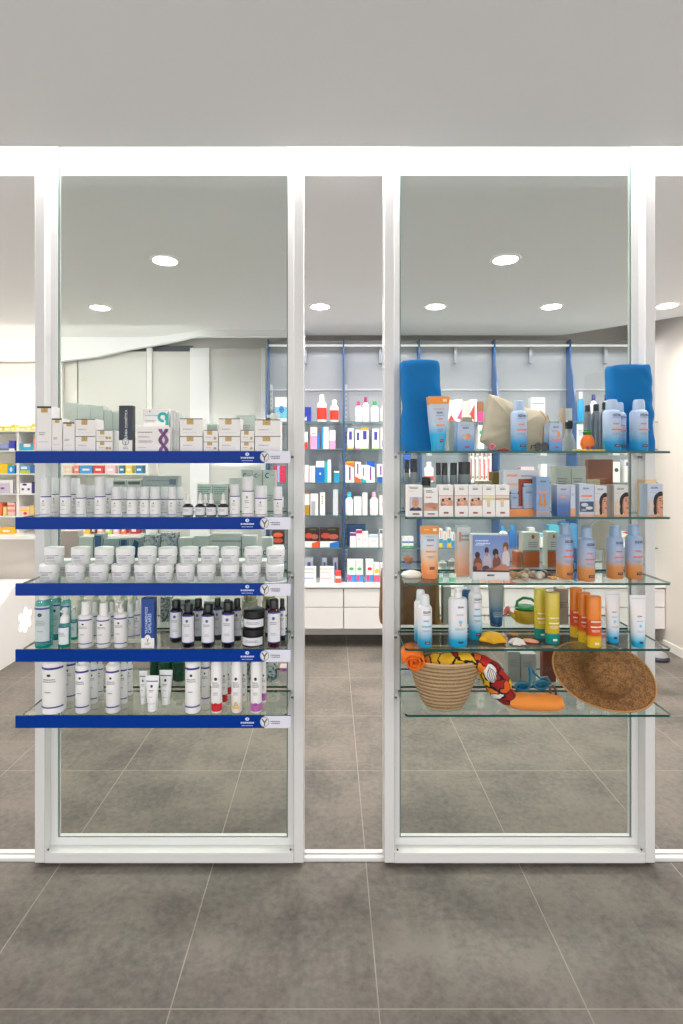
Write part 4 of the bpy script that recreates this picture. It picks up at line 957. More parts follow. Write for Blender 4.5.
for (x0, x1, band, pic, look) in ((438.8, 453.2, (226, 150, 96), 'face', 'white face cream carton with laughing face photo, left one, orange line'), (455, 468, (226, 150, 96), 'face', 'white face cream carton with laughing face photo, middle one, orange line'),
                                (468.6, 482, (176, 176, 176), 'face', 'white face cream carton with laughing face photo, grey line'), (482.6, 495, (222, 206, 150), 'x', 'white carton with pale yellow band'), (495.6, 509.4, (204, 160, 132), 'x', 'white carton with light brown band')):
    box_at(x0, x1, 485, 1.94, z2, .05, look[:60], face_items(band, pic), look, Q(1), 'carton', SC2)
# display box with window
Xc = PX(519.5, 1.985); W_ = (537 - 501) * 1.975 / F; H_ = PZ(470, 1.975) - z2
r = empty('window_gift_box', (Xc + .008, 1.99, z2)); w = W_; hh = H_; Gy = M((196, 200, 206), .5); OrP = M((232, 140, 72), .5)
b = MB(); b.box(-w / 2, w / 2, .0, .05, 0, hh, Gy); b.box(-w / 2, w / 2 , -.022, .0, 0, .024, OrP); b.build('box_body', r)
b = MB(); prints(b, lambda x, z, off: (x, -off, z), w, hh, [('s', .1, .45, .85, .05, M((238, 140, 86), .5), 1), ('s', .5, .92, .85, .035, GREYINK, 1), ('s', .12, .42, .66, .05, M((240, 170, 130), .5), 1), ('p', [(.42, .2), (.42, .80), (.98, .80), (.98, .2)], M((150, 60, 24), .5)), ('p', [(.78, .2), (.78, .80), (.86, .80), (.86, .2)], M((90, 44, 26), .5)), ('p', [(.16, .2), (.16, .52), (.42, .52), (.42, .2)], M((150, 70, 34), .5))]); b.build('printed_panel', r)
for (x, wd, h_, nm) in ((-w * .22, .030, .056, 'jar'), (w * .17, .040, .082, 'bottle')):
    b = MB(); b.box(x - wd / 2, x + wd / 2, -.016, -.002, .024, .024 + h_, M((150, 172, 198), .4), bev=.003); b.box(x - wd / 2 + .003, x + wd / 2 - .003, -.014, -.004, .024 + h_, .024 + h_ + .012, M((160, 176, 200), .4), bev=.002)
    prints(b, lambda px_, z, off: (x + px_, -.016 - off, .024 + z), wd, h_, [('t', 'ISDIN', .5, .75, .5, DARKINK, False), ('r', .2, .8, .22, .28, M((224, 150, 110), .5))]); b.build('boxed_' + nm, r)
b = MB(); b.loft([(0, .0115, .0115), (.002, .0115, .0115)], M((40, 38, 40), .5), 24); b.v = [(w / 2 - .018 + x, -.0225 - z, .022 + y) for x, y, z in b.v]; b.build('round_sticker', r)
solo(r, 'large gift box with window showing two blue products, orange base', 'gift box')
BB = G([(0, (150, 150, 170)), (.2, (124, 156, 196)), (1, (130, 158, 192))], .155)
box_at(536.4, 549.6, 476.5, 1.94, z2, .04, 'fig', [('t', 'ISDIN', .5, .88, .42, DARKINK, False), ('s', .2, .7, .76, .015, GREYINK, 1), ('r', .06, .86, .60, .64, M((236, 140, 60), .5)), ('e', .32, .36, .08, .13, M((216, 124, 36), .5)), ('e', .62, .36, .08, .13, M((216, 124, 36), .5)), ('e', .32, .52, .06, .04, M((216, 124, 36), .5)), ('e', .62, .52, .06, .04, M((216, 124, 36), .5)), ('r', .18, .42, .28, .32, M((216, 124, 36), .5)), ('r', .5, .78, .28, .32, M((216, 124, 36), .5)), ('r', 0, 1, .10, .14, M((226, 150, 80), .5))],
       'tall pale blue carton with two orange figures', Q(1), 'carton', 'sunscreen cartons', body=BB)
NB = G([(0, (40, 96, 160)), (.3, (60, 100, 160)), (.75, (172, 180, 200)), (1, (190, 194, 206))], .125)
box_at(557, 570, 484.8, 1.94, z2, .05, 'nb', [('t', 'ISDIN', .5, .86, .42, DARKINK, False), ('s', .25, .75, .60, .05, M((214, 150, 130), .5), 1), ('s', .3, .7, .48, .015, GREYINK, 2), ('r', .4, .7, .1, .15, M((120, 80, 90), .5))], 'carton fading from dark blue to grey', Q(1), 'carton', 'sunscreen cartons', body=NB)
box_at(570.4, 575.4, 484.8, 1.95, z2, .04, 'nb2', [('r', 0, 1, .0, .25, M((226, 164, 120), .5)), ('s', .2, .8, .7, .02, GREYINK, 2)], 'very slim pale carton with peach base', Q(1), 'carton', 'sunscreen cartons', body=M((198, 204, 218), .5))
box_at(579.4, 594, 484, 1.94, z2, .05, 'wave', [('t', 'ISDIN', .45, .86, .40, DARKINK, False), ('r', .12, .88, .60, .66, M((238, 130, 70), .5)), ('s', .14, .8, .52, .015, GREYINK, 1), ('r', .03, .97, .14, .46, M((66, 76, 100), .5)), ('e', .35, .36, .24, .06, M((190, 196, 210), .5)), ('e', .66, .26, .24, .05, M((206, 208, 214), .5)), ('e', .3, .2, .2, .03, M((150, 160, 180), .5)), ('r', 0, 1, 0, .08, M((224, 176, 150), .5))],
       'pale blue carton with dark wave picture', Q(1), 'carton', 'sunscreen cartons', body=M((190, 200, 218), .5))
def woman(bg): return [('r', 0, 1, 0, 1, M(bg, .5)), ('t', 'ISDIN', .46, .88, .46, DARKINK, False), ('s', .1, .5, .74, .012, GREYINK, 1), ('e', .74, .46, .36, .27, HAIR), ('e', .86, .62, .30, .15, HAIR), ('e', .52, .20, .13, .16, HAIR),
       ('p', [(.60, .14), (.58, .36), (.62, .52), (.72, .61), (1, .64), (1, .06), (.76, .06)], SK), ('p', [(.60, .14), (.58, .36), (.62, .52), (.68, .56), (.66, .3), (.76, .06)], SKD), ('r', .72, .90, .545, .565, HAIR), ('e', .82, .495, .075, .016, HAIR), ('p', [(.93, .5), (1, .5), (1, .37), (.90, .37)], SKD), ('e', .93, .27, .13, .024, M((176, 84, 84), .6)), ('r', .08, .30, .12, .5, M((220, 190, 160), .5)), ('r', 0, 1, 0, .06, M((226, 158, 104), .5))]
for (x0, x1, yt, bg, look) in ((594.6, 606.6, 485.5, (204, 206, 212), 'grey carton with half face of a dark-haired woman, left one'), (614, 628.2, 485, (206, 204, 198), 'cream-grey carton with half face of a dark-haired woman, middle one'), (647.4, 662.6, 484, (186, 198, 216), 'blue carton with half face of a dark-haired woman, right end')):
    box_at(x0, x1, yt, 1.94, z2, .05, look, woman(bg), look, Q(1), 'carton', SC2, body=M(bg, .5))
box_at(607, 613.6, 485, 1.955, z2, .05, 'bronze', [], 'narrow plain bronze-grey carton', Q(1), 'carton', SC2, body=M((140, 130, 120), .5), single=True)
box_at(645, 656.5, 479.6, 1.995, z2, .05, 'cream', [('r', .1, .9, .9, .97, M((236, 200, 150), .5))], 'cream carton rising behind the rightmost portrait carton', Q(1), 'carton', SC2, body=M((222, 190, 152), .5))

# ---------------- right display, third shelf
z3 = ZS[2]
OT = [(0, (232, 142, 84)), (.20, (236, 150, 84)), (.42, (226, 190, 156)), (.62, (198, 204, 214)), (1, (190, 198, 210))]
tube_at(419.8, 439.2, 525.5, 2.013, 2, OT, M((236, 146, 90), .3), (.84, (226, 140, 40)), [('t', 'ISDIN', .52, .73, .34, DARKINK, False), ('s', .3, .8, .79, .01, GREYINK, 1), ('s', .3, .7, .62, .02, M((230, 120, 80), .5), 1), ('r', .24, .80, .50, .53, M((238, 140, 60), .5)), ('s', .3, .74, .42, .012, GREYINK, 2), ('r', .42, .72, .18, .235, M((110, 80, 60), .5)), ('s', .2, .5, .92, .02, M((240, 190, 140), .5), 1), ('r', .66, .86, .90, .95, M((246, 226, 196), .5))],
        'sun cream tube fading to orange with orange top', Q(2), SG)
ppl = [('r', 0, 1, .20, 1, G([(0, (90, 110, 160)), (.4, (150, 160, 190)), (1, (104, 132, 190))], .15)), ('s', .07, .5, .86, .03, M((200, 210, 232), .5), 2), ('s', .07, .34, .76, .04, M((170, 186, 220), .5), 1),
       ('e', .14, .36, .12, .16, M((120, 70, 46), .6)), ('e', .13, .56, .07, .07, M((60, 38, 30), .6)), ('e', .15, .30, .11, .09, M((178, 100, 66), .6)), ('e', .06, .26, .06, .06, M((60, 56, 80), .6)),
       ('e', .40, .40, .12, .20, M((176, 168, 184), .6)), ('e', .38, .66, .055, .075, M((56, 36, 32), .6)), ('r', .35, .41, .54, .62, SKD), ('e', .36, .26, .10, .07, M((70, 60, 70), .6)),
       ('e', .65, .38, .11, .18, M((120, 70, 56), .6)), ('e', .62, .62, .08, .085, M((44, 28, 26), .6)), ('e', .64, .54, .035, .05, SKD),
       ('e', .90, .48, .11, .20, M((204, 190, 192), .6)), ('e', .90, .76, .075, .09, M((110, 74, 52), .6)), ('e', .88, .70, .04, .06, SK),
       ('p', [(.30, .22), (.48, .28), (.74, .34), (.98, .32), (.98, .21), (.6, .21)], M((150, 88, 60), .6)), ('p', [(.55, .24), (.74, .36), (.90, .36), (.98, .28), (.98, .22)], SKD), ('r', 0, 1, .19, .225, M((60, 50, 54), .6)),
       ('s', .40, .62, .10, .035, DARKINK, 1), ('e', .42, .115, .03, .02, M((150, 40, 40), .6))]
Yb = 1.965
w = (508.5 - 472.5) * Yb / F; h = rnd(PZ(535, Yb) - z3)
o = carton(w, .062, h, M((226, 224, 224), .5), ppl)(); o.location = (PX(491.5, Yb), Yb + .03, z3); o.rotation_euler = (0, 0, math.radians(-4))
solo(o, 'white box with photo of four people sitting on a beach', 'box')
box_at(457.5, 470.5, 527, 2.06, z3, .05, 'shiny', [('s', .2, .9, .8, .04, GREYINK, 2), ('r', .1, .3, .7, .9, M((196, 150, 120), .5))], 'peach-fading left side of beach photo box, built as slim carton', Q(2), 'carton', 'sunscreen cartons', body=G([(0, (226, 150, 110)), (.45, (222, 190, 170)), (.8, (204, 206, 208)), (1, (204, 206, 208))], .18))  # separate carton standing for the box's left side face
for (x0, x1, yt, Y) in ((556.8, 572.8, 524, 2.005), (578, 594.2, 526.5, 1.965), (607, 622.6, 525.5, 2.01), (626, 641.2, 524.5, 2.01)):
    round_at(x0, x1, yt, Y, 2, can(ORG, (236, 110, 70)), 'co', 'blue spray bottle with peach base', Q(2), 'spray bottle', SC)
# sand with shells
b = MB(); vs = []; fs = []; nx, ny = 34, 10
sx0, sx1 = PX(510, 1.975), PX(566, 1.975)
for j in range(ny + 1):
    for i in range(nx + 1):
        u, v = i / nx, j / ny; e = max(0, min(1, 8 * min(u, 1 - u))) * max(0, min(1, 5 * min(v, 1 - v)))
        wob = .008 * noise.noise(Vector((u * 7, v * 4, 2)))
        vs.append((sx0 + (sx1 - sx0) * u, 1.928 + .10 * v + wob * 1.2, z3 + .0012 + e * (.004 + .004 * noise.noise(Vector((u * 14, v * 6, 0))))))
for j in range(ny):
    for i in range(nx): a = j * (nx + 1) + i; fs.append((a, a + 1, a + nx + 2, a + nx + 1))
b.add(vs, fs, pattern('noise', [(198, 186, 170), (232, 224, 212)], 260, .95, .6, name='sand'), True); o = b.build('sand')
solo(o, 'thin layer of pale sand under the shells on the third shelf', 'sand'); o['kind'] = 'stuff'
def cone_shell(L, R, mat):
    b = MB(); n = 30; path = []; rad = []
    for k in range(n):
        t = k / (n - 1); path.append((L * (t - .4), R * .3 * math.cos(t * 14) * (1 - t), R * .85 * (1 - t * .4) + R * .22 * math.sin(t * 14) * (1 - t))); rad.append(max(.0008, R * (.25 + .75 * math.sin(min(1, t * 2.6 + .15) * PI / 2)) * (1 - t) ** .8))
    b.tube(path, rad, mat, 14); return b.build('seashell')
cols = [((206, 160, 110), 'tan spiral seashell'), ((214, 196, 176), 'cream spiral seashell'), ((120, 92, 78), 'dark brown spiral seashell'), ((222, 212, 200), 'white spiral seashell'), ((92, 74, 68), 'blackish spiral seashell'), ((200, 172, 146), 'beige spiral seashell'), ((176, 132, 96), 'light brown spiral seashell')]
for (px, Y, rot, L, ci) in ((514, 1.985, .4, .042, 0), (519.5, 1.98, 2.9, .040, 0), (524.5, 1.95, 1.1, .036, 1), (531, 1.985, 2.0, .040, 5), (536, 1.99, .6, .042, 2), (541.5, 1.985, 3.6, .038, 3), (546, 1.995, .2, .040, 4), (539, 1.955, 4.2, .034, 3), (529, 2.01, 5.0, .036, 6)):
    col, look = cols[ci]
    o = cone_shell(L * 1.2, .016, pattern('noise', [col, tuple(int(v * .72) for v in col)], 90, .5, .2, name='shell_stripes')); o.location = (PX(px, Y), Y, z3 + .006); o.rotation_euler = (0, 0, rot)
    reg(o, look, 'on sand, ' + Q(2), 'seashell', 'seashells on the sand', px)
o = starfish(.022, .012, M((222, 150, 40), .6), name='orange_shell'); o.location = (PX(553, 1.965), 1.965, z3 + .005); solo(o, 'small orange star-shaped shell at right end of the sand', 'seashell')

# ---------------- right display, fourth shelf
z4 = ZS[3]
round_at(417.5, 432, 594.5, 1.95, 3, can(AQUA, (110, 180, 220)), 'ca', 'white spray bottle with aqua base, leftmost in front', Q(3), 'spray bottle', 'aqua based bottles')
round_at(414.2, 427, 590, 2.01, 3, can(AQUA, (110, 180, 220)), 'ca2', 'white spray bottle with aqua base, directly behind the leftmost', Q(3), 'spray bottle', 'aqua based bottles')
round_at(468.8, 481.8, 580, 2.035, 3, can(AQUA, (110, 180, 220)), 'ca3', 'tall white spray bottle with aqua base behind pump bottle', Q(3), 'spray bottle', 'aqua based bottles')
def pumpb():
    r = empty('pump_bottle'); R = .034; hb = .178 * 1.0
    b = MB(); b.loft([(0, R * .92, R * .66), (.004, R, R * .72), (hb - .012, R, R * .72), (hb - .003, R * .9, R * .62), (hb, R * .6, R * .45)], G(AQUA, hb), 32, 2.4); b.build('bottle_body', r)
    b = MB(); b.loft([(hb, .0125, .0125), (hb + .018, .0125, .0125), (hb + .019, .006, .006), (hb + .030, .006, .006)], WHITE, 16); b.build('pump_collar', r)
    b = MB(); b.loft([(hb + .028, .012, .010), (hb + .036, .012, .010), (hb + .038, .008, .006)], WHITE, 16); b.box(-.008, .034, -.005, .005, hb + .031, hb + .036, WHITE); b.build('pump_head', r)
    p = MB(); m0 = cylmap(R, R * .72)
    prints(p, lambda x, z, off: (x, -math.sqrt(max(1e-6, 1 - (abs(x) / R) ** 2.4)) * R * .72 - off - .001, z), R * 2, hb, [('t', 'ISDIN', .58, .82, .30, DARKINK, False), ('s', .36, .8, .66, .015, M((120, 180, 220), .5), 1), ('e', .56, .52, .10, .035, M((130, 200, 226), .5)), ('e', .56, .46, .06, .02, M((230, 160, 130), .5)), ('s', .26, .86, .38, .01, GREYINK, 2), ('r', .44, .70, .09, .13, M((20, 60, 90), .5))]); p.build('label', r)
    return r
o = at(pumpb(), PX(457.8, 1.955), 1.955, z4); solo(o, 'white pump bottle with pale aqua base in the front row', 'pump bottle')
YEL = [(0, (14, 132, 128)), (.20, (16, 140, 132)), (.215, (206, 180, 44)), (.5, (208, 184, 50)), (1, (212, 192, 78))]
ORB = [(0, (226, 190, 40)), (.20, (226, 180, 40)), (.25, (212, 84, 34)), (.52, (208, 84, 40)), (.56, (228, 126, 24)), (1, (222, 122, 20))]
def stickbox(fade, n='sun_oil_bottle'):
    return lambda r, h: turned(n, [('bottle_body', [(0, r * .9, r * .66), (.003, r, r * .72), (h * .55, r, r * .72), (h * .552, r * .985, r * .70)], G(fade, h, .25)), ('tall_cap', [(h * .552, r, r * .72), (h - .004, r, r * .72), (h, r * .9, r * .62)], G(fade, h, .3))],
        [('s', .28, .74, .50, .03, M((236, 226, 206), .5), 1), ('r', .26, .76, .40, .425, M((240, 230, 214), .5)), ('s', .3, .7, .34, .012, M((236, 220, 200), .5), 2), ('r', .44, .62, .07, .11, M((226, 222, 200), .5))], R=r, H=h, ry=r * .72)
for (x0, x1, yt, Y) in ((534.3, 546.3, 588, 2.045), (545.3, 559.2, 592.5, 1.985)):
    round_at(x0, x1, yt, Y, 3, stickbox(YEL), 'y', 'yellow bottle with teal base', Q(3), 'bottle', 'yellow and teal bottles')
for (x0, x1, yt, Y, nm) in ((570, 581.8, 588, 2.06, 'rearmost'), (578, 590.5, 592, 2.0, 'middle'), (586.6, 601, 596, 1.945, 'front')):
    round_at(x0, x1, yt, Y, 3, stickbox(ORB), 'ob', 'orange bottle with yellow base, ' + nm + ' of three', Q(3), 'bottle', 'orange and yellow bottles')
AT = [(0, (20, 160, 206)), (.10, (40, 170, 212)), (.30, (214, 226, 232)), (.6, (234, 226, 224)), (1, (226, 224, 226))]
for (x0, x1, yt, Y) in ((604.8, 620.4, 591, 2.0), (629.4, 646.2, 595, 1.95)):
    tube_at(x0, x1, yt, Y, 3, AT, M((24, 160, 204), .3), None, [('t', 'ISDIN', .5, .60, .30, DARKINK, False), ('s', .3, .8, .50, .015, M((120, 180, 220), .5), 1), ('e', .5, .42, .10, .03, M((130, 200, 226), .5)), ('s', .24, .8, .32, .01, M((220, 150, 140), .5), 2), ('r', .36, .62, .085, .13, M((20, 60, 90), .5)), ('r', .06, .94, .93, .95, M((206, 206, 210), .5))],
            'white tube with aqua base', Q(3), 'aqua based bottles', caph=.1, df=.7)
o = starfish(.074, .044, M((226, 166, 14), .6, name='yellow_starfish', bump=.5, bscale=200), n=6, inner=.46); o.location = (PX(492.5, 2.0), 2.0, z4); solo(o, 'large bright yellow starfish lying beside spray bottles on fourth shelf', 'starfish')
o = starfish(.042, .030, M((228, 222, 216), .7, bump=.5, bscale=300), n=7, inner=.36); o.location = (PX(517, 1.965), 1.965, z4); solo(o, 'white knobbly starfish right of the yellow one', 'starfish')
b = MB(); b.loft([(0, .006, .003), (.002, .026, .013), (.006, .030, .016), (.010, .024, .012), (.013, .010, .005)], M((230, 150, 126), .5, bump=.4, bscale=150), 24); o = b.build('pink_shell'); o.location = (PX(530.5, 1.99), 1.99, z4); o.rotation_euler = (0, 0, -.5)
solo(o, 'flat pink scallop shell right of the white starfish', 'seashell')
o = starfish(.026, .012, M((176, 110, 40), .6), n=5); o.location = (PX(514, 2.07), 2.07, z4); solo(o, 'small brown-orange starfish behind the white one', 'starfish')

# ---------------- right display, lowest shelf
z5 = ZS[4]
WK = pattern('coil', [(124, 98, 68), (168, 138, 100), (192, 162, 122)], 22, .9, 1.0, name='palm_weave')
r = empty('straw_basket', (PX(443.5, 1.99), 1.99, z5)); b = MB(); secs = []
H_ = PZ(667, 1.89) - z5 + .004
for i in range(61):
    t = i / 60; z = H_ * t; rr = .058 + (.138 - .058) * (t ** .62); rp = .0011 * abs(math.sin(t * 17 * PI))
    secs.append((z, rr + rp, (rr + rp) * .74, .003 * t, 0))
secs += [(H_ + .003, .136, .100, .003, 0), (H_, .130, .096, .003, 0), (H_ * .5, .11, .08), (.012, .05, .04)]
b.loft(secs, WK, 64); b.build('woven_body', r)
b = MB(); path = [(.138 * math.cos(2 * PI * k / 48) + .003, .102 * math.sin(2 * PI * k / 48), H_ + .001) for k in range(48)]; b.tube(path, .0045, M((196, 166, 124), .9, bump=.8, bscale=300), 8, closed=True); b.build('braided_rim', r)
solo(r, 'woven straw basket holding beach towels at left of lowest shelf', 'basket')
ORT = M((238, 112, 20), .9, name='orange_terry', bump=.8, bscale=700)
r = empty('rolled_orange_towel', (PX(413, 1.93), 1.925, z5 + .1765)); b = MB(); path = []
for k in range(70):
    a = k / 69 * 5 * PI; q = .006 + .030 * k / 69; path.append((q * 1.15 * math.cos(a), 0, q * .84 * math.sin(a) + .018))
V = []; fs = []; n = len(path)
for y in (-.03, .11):
    for i, p in enumerate(path): V.append((p[0] + .1 * (y + .03), y + .004 * math.sin(i), p[2] - .03 * (y + .03)))
for i in range(n - 1): fs.append((i, i + 1, n + i + 1, n + i))
b.add(V, fs, ORT, True); o = b.build('rolled_cloth', r); m = o.modifiers.new('thick', 'SOLIDIFY'); m.thickness = .0065; m.offset = 0
solo(r, 'bright orange rolled towel sticking out of the basket, spiral end showing', 'towel')
PT = pattern('cells', [(222, 92, 20), (236, 182, 30), (150, 20, 20), (232, 226, 220), (238, 130, 30), (226, 172, 24), (186, 30, 22)], 21, .85, .3, .05, name='butterfly_print')
def cloth_blob(name, path, rad, ry, mat, seed=0, seg=36, wr=.006):
    b = MB(); n = len(path)
    # resample
    P_ = []; R_ = []; Y_ = []
    for i in range((n - 1) * 8 + 1):
        t = i / 8; k = min(int(t), n - 2); f = t - k
        def cr_(a): 
            p0 = a[max(0, k - 1)]; p1 = a[k]; p2 = a[k + 1]; p3 = a[min(n - 1, k + 2)]
            return .5 * (2 * p1 + (p2 - p0) * f + (2 * p0 - 5 * p1 + 4 * p2 - p3) * f * f + (3 * p1 - p0 - 3 * p2 + p3) * f ** 3)
        P_.append(tuple(cr_([q[j] for q in path]) for j in range(3))); R_.append(max(.002, cr_(rad))); Y_.append(max(.002, cr_(ry)))
    b.tube(P_, R_, mat, seg, ry=Y_)
    b.v = [(x + wr * noise.noise(Vector((x * 32 + seed, y * 32, z * 32))), y + wr * noise.noise(Vector((x * 30, y * 30 + seed, z * 30 + 7))), max(.002, z + wr * noise.noise(Vector((x * 30, y * 30, z * 30 + seed + 3))))) for x, y, z in b.v]
    return b
def L5(px, py, Y): return (PX(px, Y), Y, PZ(py, Y) - z5)
r = empty('patterned_towel', (0, 0, z5))
pth = [L5(424, 668, 1.97), L5(434, 662, 1.96), L5(449, 661, 1.95), L5(462, 659, 1.95), L5(474, 660, 1.95), L5(486, 667, 1.96), L5(495, 680, 1.97), L5(504, 693, 1.98), L5(515, 699, 1.985)]
cloth_blob('c', pth, [.014, .034, .038, .040, .042, .050, .052, .046, .030], [.02, .03, .024, .022, .022, .036, .045, .036, .020], PT, 1).build('printed_cloth', r)
# butterfly wing motif, white with black veins, lying on the cloth
b = MB(); c = L5(490.5, 673, 1.918); b.loft([(-.034, .004, .003), (-.026, .015, .008), (-.008, .022, .011), (.012, .022, .011), (.028, .014, .008), (.034, .004, .003)], M((232, 228, 222), .9), 20)
b.v = [(c[0] + x * math.cos(.3) + z * math.sin(.3) * -1, c[1] + y, c[2] + z * math.cos(.3) + x * math.sin(.3)) for x, y, z in b.v]; b.build('white_wing_motif', r)
b = MB()
for q in (-.015, -.0075, 0, .0075, .015):
    pp = []
    for t in range(7):
        z = -.028 + .056 * t / 6 * (1 - abs(q) * 14) ; x = q * (1 - ((t - 3) / 4.2) ** 2); y = -.0115 * math.sqrt(max(.05, 1 - (x / .024) ** 2 - (z / .038) ** 2))
        pp.append((c[0] + x * math.cos(.3) - z * math.sin(.3), c[1] + y, c[2] + z * math.cos(.3) + x * math.sin(.3)))
    b.tube(pp, .0011, M((22, 18, 20), .9), 5)
b.build('black_wing_veins', r)
solo(r, 'black-outlined orange, yellow and red patterned towel spilling from basket', 'towel')
b = cloth_blob('c', [L5(509, 700, 1.97), L5(520, 700.5, 1.965), L5(538, 702, 1.96), L5(552, 702.5, 1.96), L5(561, 701.5, 1.96)], [.030, .034, .034, .033, .026], [.026, .029, .029, .028, .022], M((240, 146, 62), .9, name='orange_cloth', bump=.8, bscale=700), 5, wr=.004)
o = b.build('folded_orange_towel'); o.location = (0, 0, z5); solo(o, 'plain orange towel roll lying in front on the lowest shelf', 'towel')
r = empty('swim_goggles', (0, 0, z5)); TL = M((10, 104, 130), .4, name='teal_rubber'); 
b = MB(); c0 = L5(522, 686, 2.01); b.tube([(c0[0] + .026 * math.cos(a * PI / 10), c0[1] - .004 + .002 * math.sin(a), c0[2] + .015 * math.sin(a * PI / 10)) for a in range(20)], .005, TL, 8, closed=True, up=(0, 1, 0)); b.build('lens_frame', r)
c1 = L5(541, 685, 2.01); b = MB(); b.tube([(c1[0] + .026 * math.cos(a * PI / 10), c1[1], c1[2] + .015 * math.sin(a * PI / 10)) for a in range(20)], .005, TL, 8, closed=True, up=(0, 1, 0)); b.build('lens_frame', r)
for c in (c0, c1):
    b = MB(); b.loft([(0, .024, .014), (.002, .024, .014)], glass('goggle_lens', (.3, .6, .7), solid=.4, solidc=(30, 110, 150)), 20); b.v = [(c[0] + x, c[1] + z + .002, c[2] + y) for x, y, z in b.v]; b.build('lens', r)
b = MB(); b.tube([L5(530, 686, 2.0), L5(531, 676, 2.0), L5(530, 668, 2.01), L5(534, 673, 2.02), L5(540, 678, 2.02), L5(547, 677, 2.02), L5(550, 684, 2.0)], .0075, TL, 8, ry=.004); b.build('knotted_strap', r)
b = MB(); b.tube([L5(551, 694, 1.975), L5(550, 688, 1.975), L5(553, 686, 1.975), L5(556, 690, 1.975), L5(556, 695, 1.975)], .0045, M((96, 56, 34), .6), 8, up=(0, 1, 0)); b.build('strap_buckle', r)
solo(r, 'teal swim goggles with knotted strap behind the orange towel roll', 'goggles')
# straw hat leaning against the pane, crown towards the viewer
STR = pattern('weave', [(70, 44, 20), (114, 76, 38), (150, 106, 60)], 200, .85, .7, name='brown_straw')
r = empty('straw_hat'); b = MB(); prof = []; seg = 72
prof = [(0, .100), (.040, .098), (.068, .088), (.084, .070), (.090, .050), (.089, .034), (.089, .012), (.094, .002), (.12, .005), (.14, .002), (.16, .0), (.18, -.001)]
V = []; fs = []
for i, (rr, z) in enumerate(prof):
    for k in range(seg):
        a = 2 * PI * k / seg; e = max(0, (rr - .10) / .08)
        sx = 1 + e * .06; sy = 1 - e * .26 + e * .05 * math.sin(a * 2 + .9)
        V.append((rr * math.cos(a) * sx, rr * math.sin(a) * sy, z + e * (.006 * math.sin(2 * a + .6) + .003 * math.sin(3 * a))))
for i in range(len(prof) - 1):
    for k in range(seg): l = (k + 1) % seg; fs.append((i * seg + k, i * seg + l, (i + 1) * seg + l, (i + 1) * seg + k))
b.add(V, fs, STR, True); o = b.build('crown_and_brim', r); m = o.modifiers.new('thick', 'SOLIDIFY'); m.thickness = .004
b = MB(); e = len(prof) - 1; b.tube([V[e * seg + k] for k in range(seg)], .0035, M((178, 130, 76), .9, bump=.8, bscale=300), 6, closed=True); b.build('brim_edge', r)
for ch in r.children: ch.rotation_euler = (0, 0, math.radians(-12))
r.location = (PX(604, 1.995), 1.997, z5 + .113); r.rotation_euler = (math.radians(50), math.radians(3), math.radians(4))
solo(r, 'wide-brimmed brown straw hat leaning at right end of lowest shelf', 'hat')
# ================================================================ things on the shelves behind the panes
YR = 2.235
def rear_box(side, k, x0, x1, yt, col, look, items=(), Yf=None, d=.05, z=None, mat=None, group=None):
    Yf = Yf or 2.21; z = ZS[k] if z is None else z; w = rnd((x1 - x0) * Yf / F); h = rnd(PZ(yt, Yf) - z, .002)
    m = mat or M(col, .5)
    o = put(('rb', w, h, col, len(items), str(look)), carton(w, d, h, m, list(items), single=True), (PX((x0 + x1) / 2, Yf), Yf + d / 2, z))
    reg(o, look, 'behind pane, %s display %s shelf' % (side, LW[k] if k < 4 else 'lowest'), 'carton', group or 'packs behind the %s pane' % side, x0); return o, z + h
PG = (226, 230, 224); PG2 = (212, 218, 212); CB = M((40, 110, 150), .5)
def C_(cx=.35, cz=.8): return [('ring', cx, cz, .12, .22, CB, 60, 300), ('s', .5, .95, cz, .02, INKL, 1), ('s', .2, .8, .35, .03, INKL, 3)]
for (x0, x1, yt, c, it) in ((65, 77, 402.5, PG, []), (77.5, 90, 404.5, PG, []), (90.5, 103, 406, PG, C_(.4, .62)), (104, 112.5, 410.5, PG2, []), (113, 119, 412, PG2, [])):
    rear_box('left', 0, x0, x1, yt, c, 'pale grey-green carton' + (' with blue letter ring' if it else ''), it)
rear_box('left', 0, 204, 217, 424.5, (206, 216, 214), 'low grey-blue carton', C_(.5, .6)); rear_box('left', 0, 236, 255, 414.5, (232, 234, 228), 'wide pale carton', [('s', .1, .9, .7, .03, INKL, 3)])
r = empty('pump_bottle', (PX(275, 2.24), 2.24, ZS[0])); b = MB(); b.loft([(0, .022, .022), (.09, .022, .022), (.10, .012, .012), (.135, .010, .010)], M((214, 216, 212), .4), 16); b.build('bottle_body', r)
b = MB(); b.loft([(.135, .018, .016), (.160, .020, .016), (.166, .014, .012)], WHITE, 14); b.box(-.034, .006, -.006, .006, .148, .160, WHITE); b.build('pump_head', r); solo(r, 'pale pump bottle behind the pane at right end of left display top shelf', 'pump bottle')
